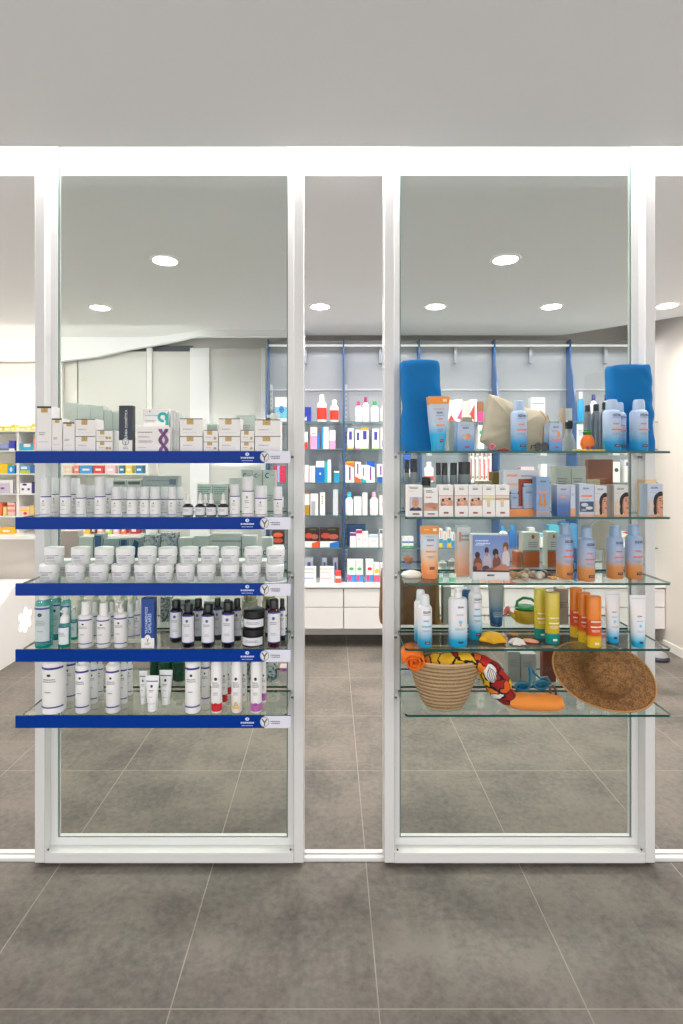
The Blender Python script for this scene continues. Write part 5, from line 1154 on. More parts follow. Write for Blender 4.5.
# second level
z = ZS[1]
for q in range(3):
    o, z = rear_box('left', 1, 143, 178, (498.5, 487, 476)[q], (188, 194, 196), 'flat grey carton in a pile', [('s', .1, .9, .5, .12, M((150, 160, 176), .5), 1), ('r', .75, .95, .2, .7, M((120, 130, 150), .5))], z=z)
    REG[-1] = REG[-1][:2] + (('bottom', 'middle', 'top')[q] + ' of pile, behind pane, left display second shelf',) + REG[-1][3:]
for (x0, x1) in ((112, 126), (127, 141)):
    rear_box('left', 1, x0, x1, 479.5, (222, 224, 220), 'white carton with dark top band', [('r', .08, .92, .84, .94, M((110, 112, 112), .5)), ('s', .2, .8, .5, .04, INKL, 2)])
for (x0, x1) in ((241, 252), (252.6, 262), (262.6, 275.5)): rear_box('left', 1, x0, x1, 470, PG, 'grey-green carton with blue letter ring', C_(.4, .86))
for (x0, x1) in ((197, 212), (213, 228)): rear_box('left', 1, x0, x1, 484, PG, 'grey-green carton with teal print', [('s', .05, .95, .85, .04, M((120, 170, 170), .5), 4), ('s', .1, .9, .3, .03, INKL, 2)])
rear_box('left', 1, 229, 241, 478, (226, 224, 224), 'white carton with purple spot', [('e', .22, .60, .22, .12, M((160, 90, 150), .5)), ('s', .5, .95, .3, .03, INKL, 3)])
# third level
for (x0, x1, yt, c, it, lk) in ((60, 78, 531, (214, 188, 182), [('r', .55, .95, .1, .25, M((70, 60, 140), .5))], 'pinkish carton'), (78.5, 93, 537, PG2, [], 'plain grey-green carton'), (94, 103, 534, (176, 188, 190), [('r', .1, .8, .45, .95, M((34, 92, 146), .5))], 'grey carton with blue card, upright'),
                                (104, 119, 539, (170, 184, 186), [], 'plain blue-grey carton'), (120, 128, 538.5, (170, 184, 186), [('r', .1, .9, .45, .95, M((34, 92, 140), .5))], 'grey carton with blue card, small'), (129, 140, 538, (170, 184, 186), [('p', [(.1, .5), (.5, .95), (.9, .85), (.6, .1)], M((30, 86, 134), .5))], 'grey carton with slanted blue card'),
                                (178.5, 192, 538, PG, C_(.4, .55), 'grey-green carton with blue letter ring'), (194.5, 209, 536, PG, C_(.4, .55), 'grey-green carton with blue letter ring'), (242, 256, 536, PG, C_(.3, .55), 'grey-green carton with blue letter ring'), (261.5, 272, 538, PG, C_(.35, .5), 'grey-green carton with blue letter ring')):
    rear_box('left', 2, x0, x1, yt, c, lk, it)
NOI = pattern('cells', [(150, 160, 176), (212, 214, 214), (90, 100, 116), (200, 206, 204), (170, 176, 186)], 120, .5, 0, 0, name='fine_print')
rear_box('left', 2, 144, 160, 535, (1, 1, 1), 'finely patterned grey-blue carton', [], mat=NOI); rear_box('left', 2, 161, 176.5, 533, (1, 1, 2), 'finely patterned grey-blue carton', [], mat=NOI)
z = ZS[2]
for q, yt in enumerate((559, 550.5, 542, 533.8)):
    o, z = rear_box('left', 2, 211.5, 241, yt, (226, 228, 226), 'flat white carton', [('r', 0, 1, 0, .2, M((176, 184, 184), .5))], z=z)
    REG[-1] = REG[-1][:2] + (('bottom', 'second', 'third', 'top')[q] + ' of pile, behind pane, left display third shelf',) + REG[-1][3:]
# fourth level: white bottles and patterned boxes
def rear_round(side, k, x0, x1, yt, fn, key, look, cat='bottle'):
    Y = 2.235; r = rnd((x1 - x0) / 2 * Y / F); h = rnd(PZ(yt, Y) - ZS[k], .004)
    o = put((key, r, h), fn(r, h), (PX((x0 + x1) / 2, Y), Y, ZS[k])); reg(o, look, 'behind pane, %s display %s shelf' % (side, LW[k] if k < 4 else 'lowest'), cat, 'packs behind the %s pane' % side, x0)
def cream_b(col, capc=(240, 238, 232)): return lambda r, h: turned('lotion_bottle', [('bottle_body', [(0, r * .9), (.003, r), (h * .74, r), (h * .82, r * .5)], M(col, .4)), ('cap', [(h * .82, r * .56), (h - .002, r * .5), (h, r * .4)], M(capc, .3))])
for (x0, x1) in ((76.5, 86), (92, 101), (106, 115), (119, 128.5), (131, 139.5)): rear_round('left', 3, x0, x1, 590, cream_b((224, 220, 206)), 'crm', 'cream white bottle')
rear_box('left', 3, 160.5, 170.5, 597, (1, 1, 3), 'upright grey patterned carton', [], mat=pattern('cells', [(120, 128, 132), (190, 196, 192), (70, 78, 84), (170, 176, 176)], 150, .5, 0, 0, name='dense_print'), Yf=2.25)
z = ZS[3]
for q, yt in enumerate((619, 612.5, 606, 599.5)):
    o, z = rear_box('left', 3, 171.5, 199, yt, (196, 200, 194), 'flat pale carton', [('r', 0, 1, 0, .25, M((130, 138, 134), .5))], z=z)
    REG[-1] = REG[-1][:2] + (('bottom', 'second', 'third', 'top')[q] + ' of pile, behind pane, left display fourth shelf',) + REG[-1][3:]
z = ZS[3]
for q, yt in enumerate((617.5, 609.5, 601.5)):
    o, z = rear_box('left', 3, 204, 238, yt, (186, 190, 186), 'flat grey carton', [('r', 0, 1, 0, .25, M((120, 126, 124), .5))], z=z)
    REG[-1] = REG[-1][:2] + (('bottom', 'middle', 'top')[q] + ' of pile, behind pane, left display fourth shelf',) + REG[-1][3:]
for (x0, x1, yt) in ((242, 258, 594), (262, 276, 595)): rear_round('left', 3, x0, x1, yt, lambda r, h: turned('glass_jar', [('jar_body', [(0, r * .9), (.003, r), (h * .8, r), (h * .84, r * .8)], glass('jar_glass', (.75, .78, .7), solid=.4, solidc=(190, 186, 166))), ('lid', [(h * .84, r * .9), (h, r * .88)], M((200, 190, 150), .3, .5))]), 'gj', 'tall clear jar with golden lid', 'jar')
# lowest level
GR = M((20, 84, 54), .3)
for (x0, x1) in ((150, 158.5), (159, 172.5), (173, 186)): rear_round('left', 4, x0, x1, 655, lambda r, h: turned('green_bottle', [('bottle_body', [(0, r * .9), (.003, r), (h * .75, r), (h * .85, r * .5)], GR), ('cap', [(h * .85, r * .55), (h, r * .5)], M((24, 60, 44), .4))]), 'grb', 'dark green bottle')
SPK = pattern('cells', [(216, 220, 220), (60, 76, 84), (196, 204, 206), (90, 130, 150), (226, 226, 224)], 110, .4, 0, 0, name='speckled_print')
for (x0, x1) in ((240, 248.5), (249, 259), (266, 277.5)): rear_round('left', 4, x0, x1, 658, lambda r, h: turned('patterned_tin', [('tin_body', [(0, r * .95), (.003, r), (h * .94, r)], SPK), ('lid', [(h * .94, r), (h, r * .97)], M((70, 96, 130), .3, .6)), ]), 'tin', 'round tin with speckled pattern', 'tin')
rear_box('left', 4, 279.5, 289, 668, (214, 196, 198), 'small white and pink carton', [('r', 0, 1, .75, 1, M((228, 130, 160), .5)), ('e', .5, .86, .2, .08, M((90, 120, 200), .5))])

# right display
GB = (150, 156, 160)
def grey_b(r, h): return turned('grey_bottle', [('bottle_body', [(0, r * .95), (.003, r), (h * .80, r), (h * .86, r * .62)], M((158, 160, 168), .3, .2)), ('cap', [(h * .84, r * .66), (h - .003, r * .64), (h, r * .55)], M((70, 74, 80), .35))])
for (x0, x1, yt) in ((584, 592.5, 405.5), (591.8, 600.5, 404), (600, 609, 402.5)): pass
for (x0, x1, yt) in ((583.5, 591.3, 405.5), (592, 600.2, 404), (601, 608.5, 402.5)): rear_round('right', 0, x0, x1, yt, grey_b, 'gb', 'tall grey bottle with dark cap')
o = put('trig', turned('spray_bottle', [('bottle_body', [(0, .020), (.004, .024), (.05, .024), (.085, .012), (.10, .010)], M((186, 188, 194), .3)), ('trigger_head', [(.10, .013), (.118, .016), (.132, .015), (.136, .010)], M((36, 38, 44), .4))]), (PX(569, 2.235), 2.235, ZS[0])); solo(o, 'grey bottle with black sprayer head behind right pane on top shelf', 'spray bottle')
rear_box('right', 0, 562, 572, 408, (226, 196, 170), 'small white and peach carton high up', [('r', .35, 1, 0, 1, PAPER)], Yf=2.28, d=.03)
rear_box('right', 0, 463, 472.5, 417, (212, 196, 172), 'beige carton behind pale blue one'); rear_box('right', 0, 449, 456.5, 420.5, (200, 206, 204), 'slim translucent-looking grey carton', [('r', .6, .8, .05, .2, M((20, 140, 80), .5))])
def blackcap(r, h): return turned('grey_bottle', [('bottle_body', [(0, r * .95), (.003, r), (h * .70, r), (h * .74, r * .92)], M((140, 146, 152), .35)), ('cap', [(h * .74, r * .93), (h - .002, r * .93), (h, r * .85)], BLKCAP)])
for (x0, x1, yt) in ((404, 409.5, 459.5), (410, 417.5, 459), (421, 431, 477.5), (435.5, 441, 462.5), (441.5, 447.5, 462.5), (450, 457, 462.5), (458, 470.8, 462)): rear_round('right', 1, x0, x1, yt, blackcap, 'bc', 'grey bottle with black cap')
rear_box('right', 1, 588.2, 613, 459.5, (146, 76, 40), 'large orange-brown carton', [('s', .2, .8, .6, .03, M((190, 120, 80), .5), 3)], d=.03, Yf=2.25)
rear_box('right', 1, 588, 600, 479.5, (222, 196, 160), 'small cream carton before brown one', d=.03)
rear_box('right', 1, 556, 571, 466, (206, 206, 196), 'tall greyish patterned carton', [('s', .1, .9, .7, .03, GREYINK, 4)]); rear_box('right', 1, 571.6, 586, 466, (206, 206, 196), 'tall greyish patterned carton', [('s', .1, .9, .7, .03, GREYINK, 4)])
rear_box('right', 1, 492.5, 501, 472, (140, 108, 34), 'olive-gold carton'); rear_box('right', 1, 478, 492, 481, (214, 190, 150), 'low beige carton')
OC = M((196, 92, 30), .5)
for (x0, x1, yt) in ((523, 539.5, 532.5), (547.5, 558, 532)): rear_box('right', 2, x0, x1, yt, (196, 196, 188), 'grey-white carton with orange lower half', [('r', 0, 1, 0, .46, OC), ('r', 0, 1, .46, .50, M((120, 150, 166), .5)), ('e', .6, .88, .1, .06, OC), ('s', .3, .9, .7, .03, GREYINK, 3)], mat=M((220, 220, 212), .5))
rear_box('right', 2, 517, 522, 552, (196, 96, 40), 'narrow orange carton edge', d=.06)
for (x0, x1, yt, c) in ((438.5, 446.5, 561, (210, 214, 212)), (448, 456, 559, (206, 212, 214))): rear_round('right', 2, x0, x1, yt, cream_b(c), 'sb%d' % c[0], 'small pale bottle')
# pale round fan, white and orange shells at the left
r = empty('round_paper_fan', (PX(604, 2.26), 2.26, ZS[2])); b = MB(); cz = PZ(535, 2.26) - ZS[2]; n = 40; R = .066
vs = [(R * math.cos(2 * PI * i / n), y + (.0012 if i % 2 else -.0012), cz + R * math.sin(2 * PI * i / n)) for y in (-.002, .002) for i in range(n)]
b.add(vs + [(0, -.003, cz), (0, .003, cz)], [(2 * n, (i + 1) % n, i) for i in range(n)] + [(2 * n + 1, n + i, n + (i + 1) % n) for i in range(n)] + [(i, (i + 1) % n, n + (i + 1) % n, n + i) for i in range(n)], M((214, 204, 192), .8)); b.build('fan_leaf', r)
b = MB(); b.box(-.004, .004, -.0035, .0035, 0, cz - R + .01, M((196, 176, 146), .7)); b.build('handle', r); solo(r, 'pale round paper fan standing behind the right pane, third shelf', 'fan')
b = MB(); b.loft([(0, .036, .022), (.008, .040, .024), (.018, .032, .018), (.024, .012, .008)], M((226, 222, 212), .5, bump=.4, bscale=90), 24); o = b.build('large_white_shell'); o.location = (PX(411.5, 2.03), 2.03, ZS[2]); solo(o, 'large white shell at left end of right display third shelf', 'seashell')
o = starfish(.030, .012, M((206, 128, 84), .6)); o.location = (PX(408, 2.24), 2.24, ZS[2] + .026); o.rotation_euler = (math.radians(75), 0, .2); solo(o, 'small orange starfish upright behind pane at left of third shelf', 'starfish')
# brown bag, gray tube, blue bottle, watering can, blue tube
r = empty('brown_bag', (PX(409, 2.26), 2.26, ZS[3])); b = MB(); w2 = .118; H_ = PZ(571, 2.25) - ZS[3]
b.loft([(0, w2 * 1.04, .05), (.02, w2 * 1.06, .056), (H_ * .5, w2 * 1.03, .054), (H_ * .85, w2 * 1.0, .05), (H_, w2 * .98, .046)], pattern('noise', [(112, 74, 40), (138, 96, 56)], 30, .6, .2, name='brown_leather'), 40, 7.0); b.build('bag_body', r)
b = MB(); b.box(w2 * .86, w2 * .98, -.058, -.05, .005, H_ - .005, M((150, 120, 52), .6)); b.build('side_strap', r); solo(r, 'large plain brown bag standing behind right frame on fourth shelf', 'bag')
rear_round('right', 3, 462, 471.5, 584, lambda r, h: turned('blue_bottle', [('bottle_body', [(0, r * .95), (.003, r), (h * .8, r), (h * .86, r * .6)], M((10, 90, 160), .3)), ('cap', [(h * .86, r * .64), (h, r * .6)], M((230, 230, 232), .4))]), 'blb', 'blue bottle')
rear_box('right', 3, 443.5, 451, 587, (170, 170, 162), 'slim grey-beige carton')
rear_box('right', 3, 558.5, 568.5, 589, (176, 150, 134), 'tall brownish carton', [('s', .1, .9, .6, .03, M((120, 90, 80), .5), 3)]); rear_box('right', 3, 437, 443, 623, (236, 140, 70), 'low orange carton')
w = rnd(16 * 2.19 / F); h = rnd(PZ(585, 2.19) - ZS[3], .003)
o = squeeze(w, w * .75, h, [(0, (10, 92, 150)), (.3, (24, 104, 160)), (.62, (150, 160, 166)), (1, (176, 174, 168))], M((8, 80, 140), .3), None, [('r', .2, .85, .24, .36, M((150, 170, 190), .5)), ('s', .25, .8, .32, .02, M((90, 110, 150), .5), 2)], caph=h * .14)(); o.location = (PX(496, 2.2), 2.2, ZS[3]); solo(o, 'grey tube fading to deep blue beside the toy watering can', 'tube')
r = empty('toy_watering_can', (PX(526, 2.24), 2.24, ZS[3])); YC = M((214, 166, 20), .3, name='yellow_toy_plastic'); GN = M((10, 128, 60), .3); 
b = MB(); b.loft([(0, .036, .03), (.006, .046, .036), (.03, .052, .040), (.052, .048, .038), (.058, .040, .032)], YC, 32); b.build('can_body', r)
b = MB(); b.loft([(.056, .044, .036), (.064, .048, .038), (.070, .040, .032), (.074, .030, .022)], GN, 32); b.build('green_lid', r)
b = MB(); b.tube([(-.040, 0, .066), (-.036, 0, .090), (-.012, 0, .104), (.020, 0, .100), (.044, 0, .082), (.050, 0, .058)], .006, GN, 10, up=(0, 1, 0)); b.build('handle', r)
b = MB(); b.tube([(-.044, 0, .022), (-.060, 0, .034), (-.074, 0, .048)], [.012, .009, .007], YC, 12, up=(0, 1, 0)); b.build('spout', r)
b = MB(); b.loft([(0, .006, .006), (.012, .021, .021), (.016, .020, .020)], M((206, 90, 90), .4), 20); M_ = Matrix.Translation((-.070, 0, .044)) @ Matrix.Rotation(math.radians(-60), 4, 'Y'); b.v = [tuple(M_ @ Vector(v)) for v in b.v]; b.build('sprinkler_rose', r)
solo(r, 'yellow toy watering can with green handle and red sprinkler', 'watering can')
rear_box('right', 4, 543, 556, 648, (150, 74, 52), 'tall reddish-brown carton', d=.03); rear_box('right', 4, 508, 520, 652, (176, 176, 172), 'pale grey carton', [('s', .1, .9, .7, .03, GREYINK, 4)]); rear_box('right', 4, 521, 536, 654, (190, 190, 188), 'pale grey carton', [('s', .1, .9, .7, .03, GREYINK, 4)]); rear_box('right', 4, 476, 484, 672, (220, 222, 216), 'small white carton', [('r', .2, .5, .2, .3, M((200, 60, 60), .5))])

# ================================================================ stock on the wall shelving
RBZ = [PZ(y, 4.66) for y in RB] + [.541]
YW = {0: 4.72, 1: 4.72, 2: 4.72, 3: 4.72, 4: 4.72, 5: 4.66}
RN = ['top row', 'second row', 'third row', 'fourth row', 'fifth row', 'worktop row']
def sh(c): return M(c, .45)
def wbox(row, x0, x1, yt, c, look, items=(), z=None, Y=None, d=.07):
    Y = Y or YW[row]; z = RBZ[row] if z is None else z; w = rnd((x1 - x0) * Y / F, .002); h = rnd(PZ(yt, Y) - z, .004)
    o = put(('wb', w, h, look), carton(w, d, h, sh(c), list(items), single=True), (PX((x0 + x1) / 2, Y), Y + d / 2, z + .0005))
    reg(o, look, 'wall shelving ' + RN[row], 'carton', 'stock on the wall shelving', x0); return z + h
def wbot(row, x0, x1, yt, c, cc, look, band=None, Y=None):
    Y = Y or YW[row]; r = rnd((x1 - x0) / 2 * Y / F, .002); h = rnd(PZ(yt, Y) - RBZ[row], .004)
    def mk():
        b = MB(); b.loft([(0, r * .92, r * .7), (.006, r, r * .75), (h * .08, r, r * .75), (h * (.52 if band == RED else .3), r, r * .75), (h * .66, r, r * .75), (h * .78, r * .45, r * .4)], [sh(c), sh(c), sh(band or c), sh(c), sh(c)], 16); 
        root = b.build('bottle'); b = MB(); b.loft([(h * .78, r * .55, r * .5), (h - .004, r * .5, r * .46), (h, r * .4, r * .36)], sh(cc), 12); b.build('cap', root); return root
    o = put(('wo', r, h, look), mk, (PX((x0 + x1) / 2, Y), Y, RBZ[row] + .0005)); reg(o, look, 'wall shelving ' + RN[row], 'bottle', 'stock on the wall shelving', x0)
W_ = (240, 238, 236); RED = (220, 52, 40); PK = (232, 150, 190); BL = (28, 120, 196); TEA = (20, 168, 178); NV = (50, 50, 130); MAG = (206, 40, 110); PU = (120, 60, 140)
def band(z0, z1, c, x0=0, x1=1): return ('r', x0, x1, z0, z1, sh(c))
wbox(0, 275, 288, 397, W_, 'white carton with light blue picture', [band(.15, .6, (110, 190, 220)), ('e', .5, .5, .2, .15, sh(BL))]); wbox(0, 303.5, 311, 407, (30, 50, 160), 'royal blue carton', [('p', [(0, .1), (.4, .4), (.4, .1)], sh(W_))])
wbot(0, 317, 326.5, 395, W_, W_, 'large white bottle with red label', RED); wbot(0, 330, 338.5, 400, W_, W_, 'smaller white bottle with red label', RED)
wbot(0, 355, 362, 401, W_, MAG, 'white bottle with pink cap', (238, 200, 212)); wbot(0, 362.5, 369, 397, W_, (150, 20, 90), 'white bottle with magenta cap'); wbot(0, 371, 378.5, 401, W_, (30, 150, 70), 'white bottle with green cap', (236, 238, 240)); wbot(0, 380.5, 387, 401, W_, (190, 190, 190), 'white bottle with grey cap')
wbox(1, 303, 307.5, 432, W_, 'slim white carton with red foot', [band(0, .4, RED)]); wbox(1, 310.5, 317, 427.5, PK, 'pink carton with white top', [band(.62, 1, W_), ('r', .2, .8, .7, .74, sh(BL))]); wbox(1, 317.3, 320, 434, BL, 'thin blue carton', ()); wbox(1, 322, 328.5, 427, W_, 'white carton with blue edge', [band(0, 1, (40, 150, 220), 0, .25)]); wbox(1, 329.5, 335.5, 430, W_, 'white carton with pink half', [band(0, .45, PK), ('e', .5, .6, .3, .15, sh(W_))])
CAP = lambda c=(64, 60, 150): ('r', .25, .75, .45, .85, sh(c))
wbox(1, 347.5, 353.5, 428.5, W_, 'white carton with violet capsule and yellow foot', [CAP(), band(0, .06, (230, 180, 40))]); wbox(1, 355.5, 360.5, 429.5, W_, 'white carton with violet capsule and pink foot', [CAP(), band(0, .05, MAG)]); wbox(1, 361, 368.5, 428, W_, 'white carton with orange top', [band(.9, 1, (244, 170, 40)), CAP(), band(0, .05, (150, 190, 50))]); wbox(1, 372.5, 379, 429, W_, 'white carton with violet capsule and green foot', [CAP(), band(0, .05, (150, 190, 50))]); wbox(1, 380.8, 386, 428, W_, 'white carton with low violet block', [('r', .2, .9, .1, .4, sh((90, 80, 170)))])
wbox(2, 274, 285, 466, (216, 20, 80), 'magenta carton with pale blue stripe', [band(0, 1, (150, 180, 230), .3, .5)])
wbox(2, 303.5, 308.5, 465, W_, 'white carton with lilac stripe', [band(0, 1, (170, 120, 190), 0, .25)]); wbox(2, 309, 315, 466, W_, 'white carton with thin pink stripes', [band(0, 1, (220, 130, 160), .0, .12), band(0, 1, (170, 120, 190), .3, .4)]); wbox(2, 316, 324.3, 461, (10, 104, 190), 'blue carton with white top', [band(.7, 1, W_), ('e', .5, .4, .1, .05, sh(W_))]); wbox(2, 324.6, 327.4, 461.5, TEA, 'thin teal carton'); wbox(2, 327.7, 331, 459.5, W_, 'thin plain white carton', [band(0, .9, (200, 210, 220), .3, .6)]); wbox(2, 334, 339.3, 471, (20, 150, 190), 'teal-blue small carton', [band(.85, 1, W_)])
PT_ = ('r', .4, .6, .15, .75, sh(PU)); PE = ('e', .5, .15, .12, .05, sh(MAG))
wbox(2, 345.5, 354, 461.5, W_, 'white carton with orange top, purple lettering', [('p', [(0, .85), (0, 1), (1, 1), (1, .7)], sh((238, 110, 40))), band(.92, 1, (244, 160, 40)), PT_, PE]); wbox(2, 355, 360.8, 462, W_, 'white carton with orange foot, purple lettering', [('p', [(0, 0), (0, .3), (1, .15), (1, 0)], sh((236, 90, 40))), ('r', .35, .6, .4, .9, sh(PU))]); wbox(2, 361.2, 366, 465, W_, 'white carton with teal foot, purple lettering', [('p', [(0, 0), (0, .25), (1, .1), (1, 0)], sh(TEA)), ('r', .35, .6, .35, .85, sh(PU))]); wbox(2, 366.5, 374.6, 461.5, W_, 'white carton with blue top, purple lettering', [('p', [(0, .85), (0, 1), (1, 1), (1, .7)], sh((20, 90, 180))), PT_, PE]); wbox(2, 377, 384.5, 464, W_, 'white carton with blue foot, purple lettering', [band(0, .3, (20, 90, 180)), ('r', .4, .6, .38, .9, sh(PU))])
wbox(3, 304, 309.5, 493, (176, 136, 40), 'gold carton with white top', [band(.45, .95, W_)]); wbox(3, 310.5, 318, 494, W_, 'white carton with grey panel', [band(0, .65, (170, 170, 176), .1, .65)]); wbox(3, 320, 325, 492.5, W_, 'white carton with grey column of print', [('s', .3, .7, .8, .04, sh((120, 110, 110)), 5)]); wbox(3, 333, 338, 490, (206, 212, 220), 'pale translucent-looking carton')
wbot(3, 345.5, 353, 492, W_, (60, 180, 210), 'white bottle with light blue cap', (220, 236, 244)); wbox(3, 354, 361.5, 496.5, W_, 'white carton with small blue drops', [('e', .4, .5, .1, .05, sh((150, 200, 230)))]); wbox(3, 362.5, 367.5, 493, W_, 'slim white carton with pale print', [('s', .4, .6, .8, .03, sh((210, 170, 170)), 5)]); wbot(3, 370, 378, 492, W_, (236, 170, 190), 'white bottle with pink cap', (240, 226, 230)); wbox(3, 379.5, 386, 496, W_, 'white carton with rose print', [('s', .2, .8, .6, .03, sh((230, 150, 140)), 3)])
for (x0, x1, c2, lk) in ((304.5, 319, (236, 90, 30), 'black and red carton with orange foot'), (320, 339.3, (30, 110, 190), 'black and red carton with blue corner')): wbox(4, x0, x1, 528.5, (60, 34, 34), lk, [band(0, .3, W_), ('p', [(.5, 0), (.5, .2), (1, .32), (1, 0)], sh(c2)), ('e', .3, .6, .25, .15, sh((190, 70, 50))), ('e', .7, .55, .25, .14, sh((170, 90, 80))), ('r', .4, .8, .9, .96, sh((30, 120, 60)))])
wbox(4, 347, 365.5, 524.5, (50, 84, 130), 'dark blue carton standing at the back', (), Y=4.80, d=.05)
for (x0, x1, yt, c, lk) in ((350, 356, 533.5, PU, 'white carton with purple corner'), (356.4, 362, 530, MAG, 'white carton with magenta corner'), (362.4, 368, 532, None, 'small plain white carton'), (368.4, 378.4, 535, (190, 210, 226), 'white carton with faint blue top'), (379.6, 386, 530, (110, 110, 120), 'white carton with grey top')): wbox(4, x0, x1, yt, W_, lk, ([band(.8, 1, c)] if c else []) + [('s', .2, .8, .5, .04, sh((180, 190, 210)), 2)])
z = .541
for q, yt in enumerate((575, 571.3, 567.7)):
    z = wbox(5, 303.5, 316, yt, W_, 'flat white pack with blue dashes', [('s', .1, .9, .5, .15, sh((130, 150, 200)), 1)], z=z); REG[-1] = REG[-1][:2] + (('bottom', 'middle', 'top')[q] + ' of left pile on white worktop',) + REG[-1][3:]
z = .541
for q, yt in enumerate((575, 571.3, 567.7)):
    z = wbox(5, 320, 334, yt, W_, 'flat white pack with pinkish dashes', [('s', .1, .9, .5, .15, sh((220, 170, 160)), 1)], z=z); REG[-1] = REG[-1][:2] + (('bottom', 'middle', 'top')[q] + ' of second pile on white worktop',) + REG[-1][3:]
wbox(5, 335.5, 341, 571.5, (228, 80, 60), 'small red carton with white stripe', [band(.4, .6, W_)])
for x0 in (305, 322, 333): wbox(5, x0, x0 + (8 if x0 < 310 else 5), 558, (206, 210, 222), 'pale carton with blue figure behind the white packs', [('r', .3, .7, .2, .8, sh((90, 110, 170)))], Y=4.80, d=.06)
for (x0, x1, c, lk) in ((347.5, 355.5, (90, 190, 110), 'white carton with green oval, blue-red foot'), (355.9, 363, (90, 190, 110), 'white carton with green oval, blue-red foot'), (366, 373.5, (220, 30, 50), 'white carton with red oval, pink-blue foot')): wbox(5, x0, x1, 560, W_, lk, [('e', .5, .62, .3, .07, sh(c)), band(.05, .36, (60, 140, 210)), ('e', .3, .22, .25, .12, sh((226, 70, 110)))])
wbox(5, 374.2, 379.5, 563.5, W_, 'white carton with yellow oval', [('e', .5, .6, .4, .12, sh((240, 200, 30))), band(.05, .4, (226, 90, 120))]); wbox(5, 380.5, 386, 564, W_, 'white carton with violet and red dots', [('e', .4, .7, .3, .1, sh((100, 60, 150))), ('e', .6, .5, .2, .08, sh(RED))])
# bays seen through the right pane
wbox(0, 447.5, 455, 400.5, W_, 'white carton with red triangle', [('p', [(0, 0), (.5, .35), (1, 0)], sh((240, 40, 40)))]); wbox(0, 455.5, 462.5, 399.5, W_, 'white carton with pink wedge', [('p', [(.2, .15), (.9, .6), (.9, .1)], sh((236, 70, 130)))]); wbox(0, 463, 469, 401, (236, 206, 196), 'pale peach carton'); wbox(0, 469.6, 477, 399.5, W_, 'white carton with red diamond', [('p', [(0, .35), (.7, .8), (.7, .0)], sh((210, 60, 70)))]); wbox(0, 478, 483.5, 401.5, (236, 70, 140), 'pink carton with brown top', [band(.5, 1, (150, 100, 60))])
wbox(1, 478, 484, 425, W_, 'white carton with green spot, tall', [('e', .5, .7, .3, .08, sh((40, 170, 110)))]); wbox(1, 458, 464, 428, W_, 'white carton with red lines', [('s', .2, .8, .6, .04, sh(RED), 3)])
wbot(2, 424, 433.5, 462, W_, (226, 232, 238), 'white bottle with red lower band', (226, 60, 60)); wbox(2, 404, 411, 456, (40, 100, 190), 'blue and white carton', [band(.2, .5, W_)])
for i, x0 in enumerate((470.5, 474.8, 479.2, 483.8, 488)): wbox(2, x0, x0 + 3.6, 456 + (i % 2), W_, 'slim white carton with red edge', [band(.1, .9, (214, 50, 60), .1, .4), ('e', .7, .2, .2, .05, sh((30, 140, 80)))])
wbox(2, 499, 509, 470, W_, 'wide white carton', ()); wbox(2, 521, 534, 467, (240, 196, 206), 'low pink and white carton', [band(.0, .6, W_)]); wbox(2, 541, 547, 464, W_, 'white carton with violet foot', [band(.1, .3, (100, 70, 160))]); wbox(2, 613, 620, 462, W_, 'white carton with green-black spots', [('e', .5, .6, .3, .1, sh((40, 90, 60)))]); wbox(2, 624.5, 632, 459.5, W_, 'white carton with violet block', [('r', .2, .8, .72, .88, sh((90, 80, 180)))])
for i, x0 in enumerate((439, 443.2, 447.4, 451.6, 455.6)): wbox(4, x0, x0 + 3.6, (529, 532, 528, 533, 532)[i], W_, 'slim white carton with blue and yellow foot', [band(.0, .22, (244, 190, 20) if i % 2 == 0 else (60, 150, 220)), band(.22, .45, (20, 150, 190)), ('r', .4, .6, .5, .9, sh((226, 90, 90)))])
wbox(4, 402.5, 408, 537, W_, 'white carton with blue line, green foot', [band(.4, .55, (60, 80, 180)), band(0, .12, (60, 180, 80))]); wbox(4, 408.4, 413.5, 537, W_, 'white carton with blue line, green foot', [band(.4, .55, (60, 80, 180)), band(0, .12, (60, 180, 80))])
wbot(4, 498.5, 507.5, 526, W_, (40, 150, 210), 'white bottle with blue cap'); wbot(4, 508.3, 516.5, 525, (24, 100, 170), (30, 150, 220), 'dark blue bottle with light blue cap'); wbot(4, 517.3, 521.8, 530, (24, 100, 170), (30, 150, 220), 'slim dark blue bottle')
wbox(4, 529, 535, 528, W_, 'white carton with grey side', ()); wbox(4, 540.5, 547, 534, W_, 'white carton with aqua top', [band(.75, 1, (110, 200, 226))]); wbox(4, 549, 559, 525, (90, 190, 216), 'aqua and white carton', [band(0, .5, W_)]); wbox(4, 561, 569, 522, (20, 120, 170), 'teal-blue carton', [band(.6, .9, (120, 190, 220))]); wbox(4, 570, 577, 524, (80, 150, 200), 'mid-blue carton'); wbox(4, 622, 627.5, 532, W_, 'white carton with red wedge and yellow spot', [('p', [(0, 1), (1, .85), (1, 1)], sh(RED)), ('e', .5, .6, .3, .1, sh((240, 200, 60)))])
for (x0, x1, yt) in ((436, 443, 563), (449, 456, 564)): wbot(5, x0, x1, yt, (222, 226, 224), (240, 240, 236), 'small white bottle', (90, 190, 130))
wbox(0, 531, 545, 397.5, W_, 'wide white carton with blue line', [('r', .05, .95, .74, .78, sh((90, 110, 190)))]); wbot(0, 577.5, 584, 392, (14, 150, 206), (220, 232, 240), 'light blue tube-like bottle'); wbot(0, 590, 597, 395, W_, NV, 'white bottle with navy pump'); wbot(0, 603, 609.5, 395, W_, NV, 'white bottle with navy pump')
wbox(1, 498, 509, 429, W_, 'plain white carton', ()); wbox(1, 577, 584, 424, W_, 'white carton with blue print', [('s', .2, .8, .7, .04, sh((90, 110, 190)), 3)])
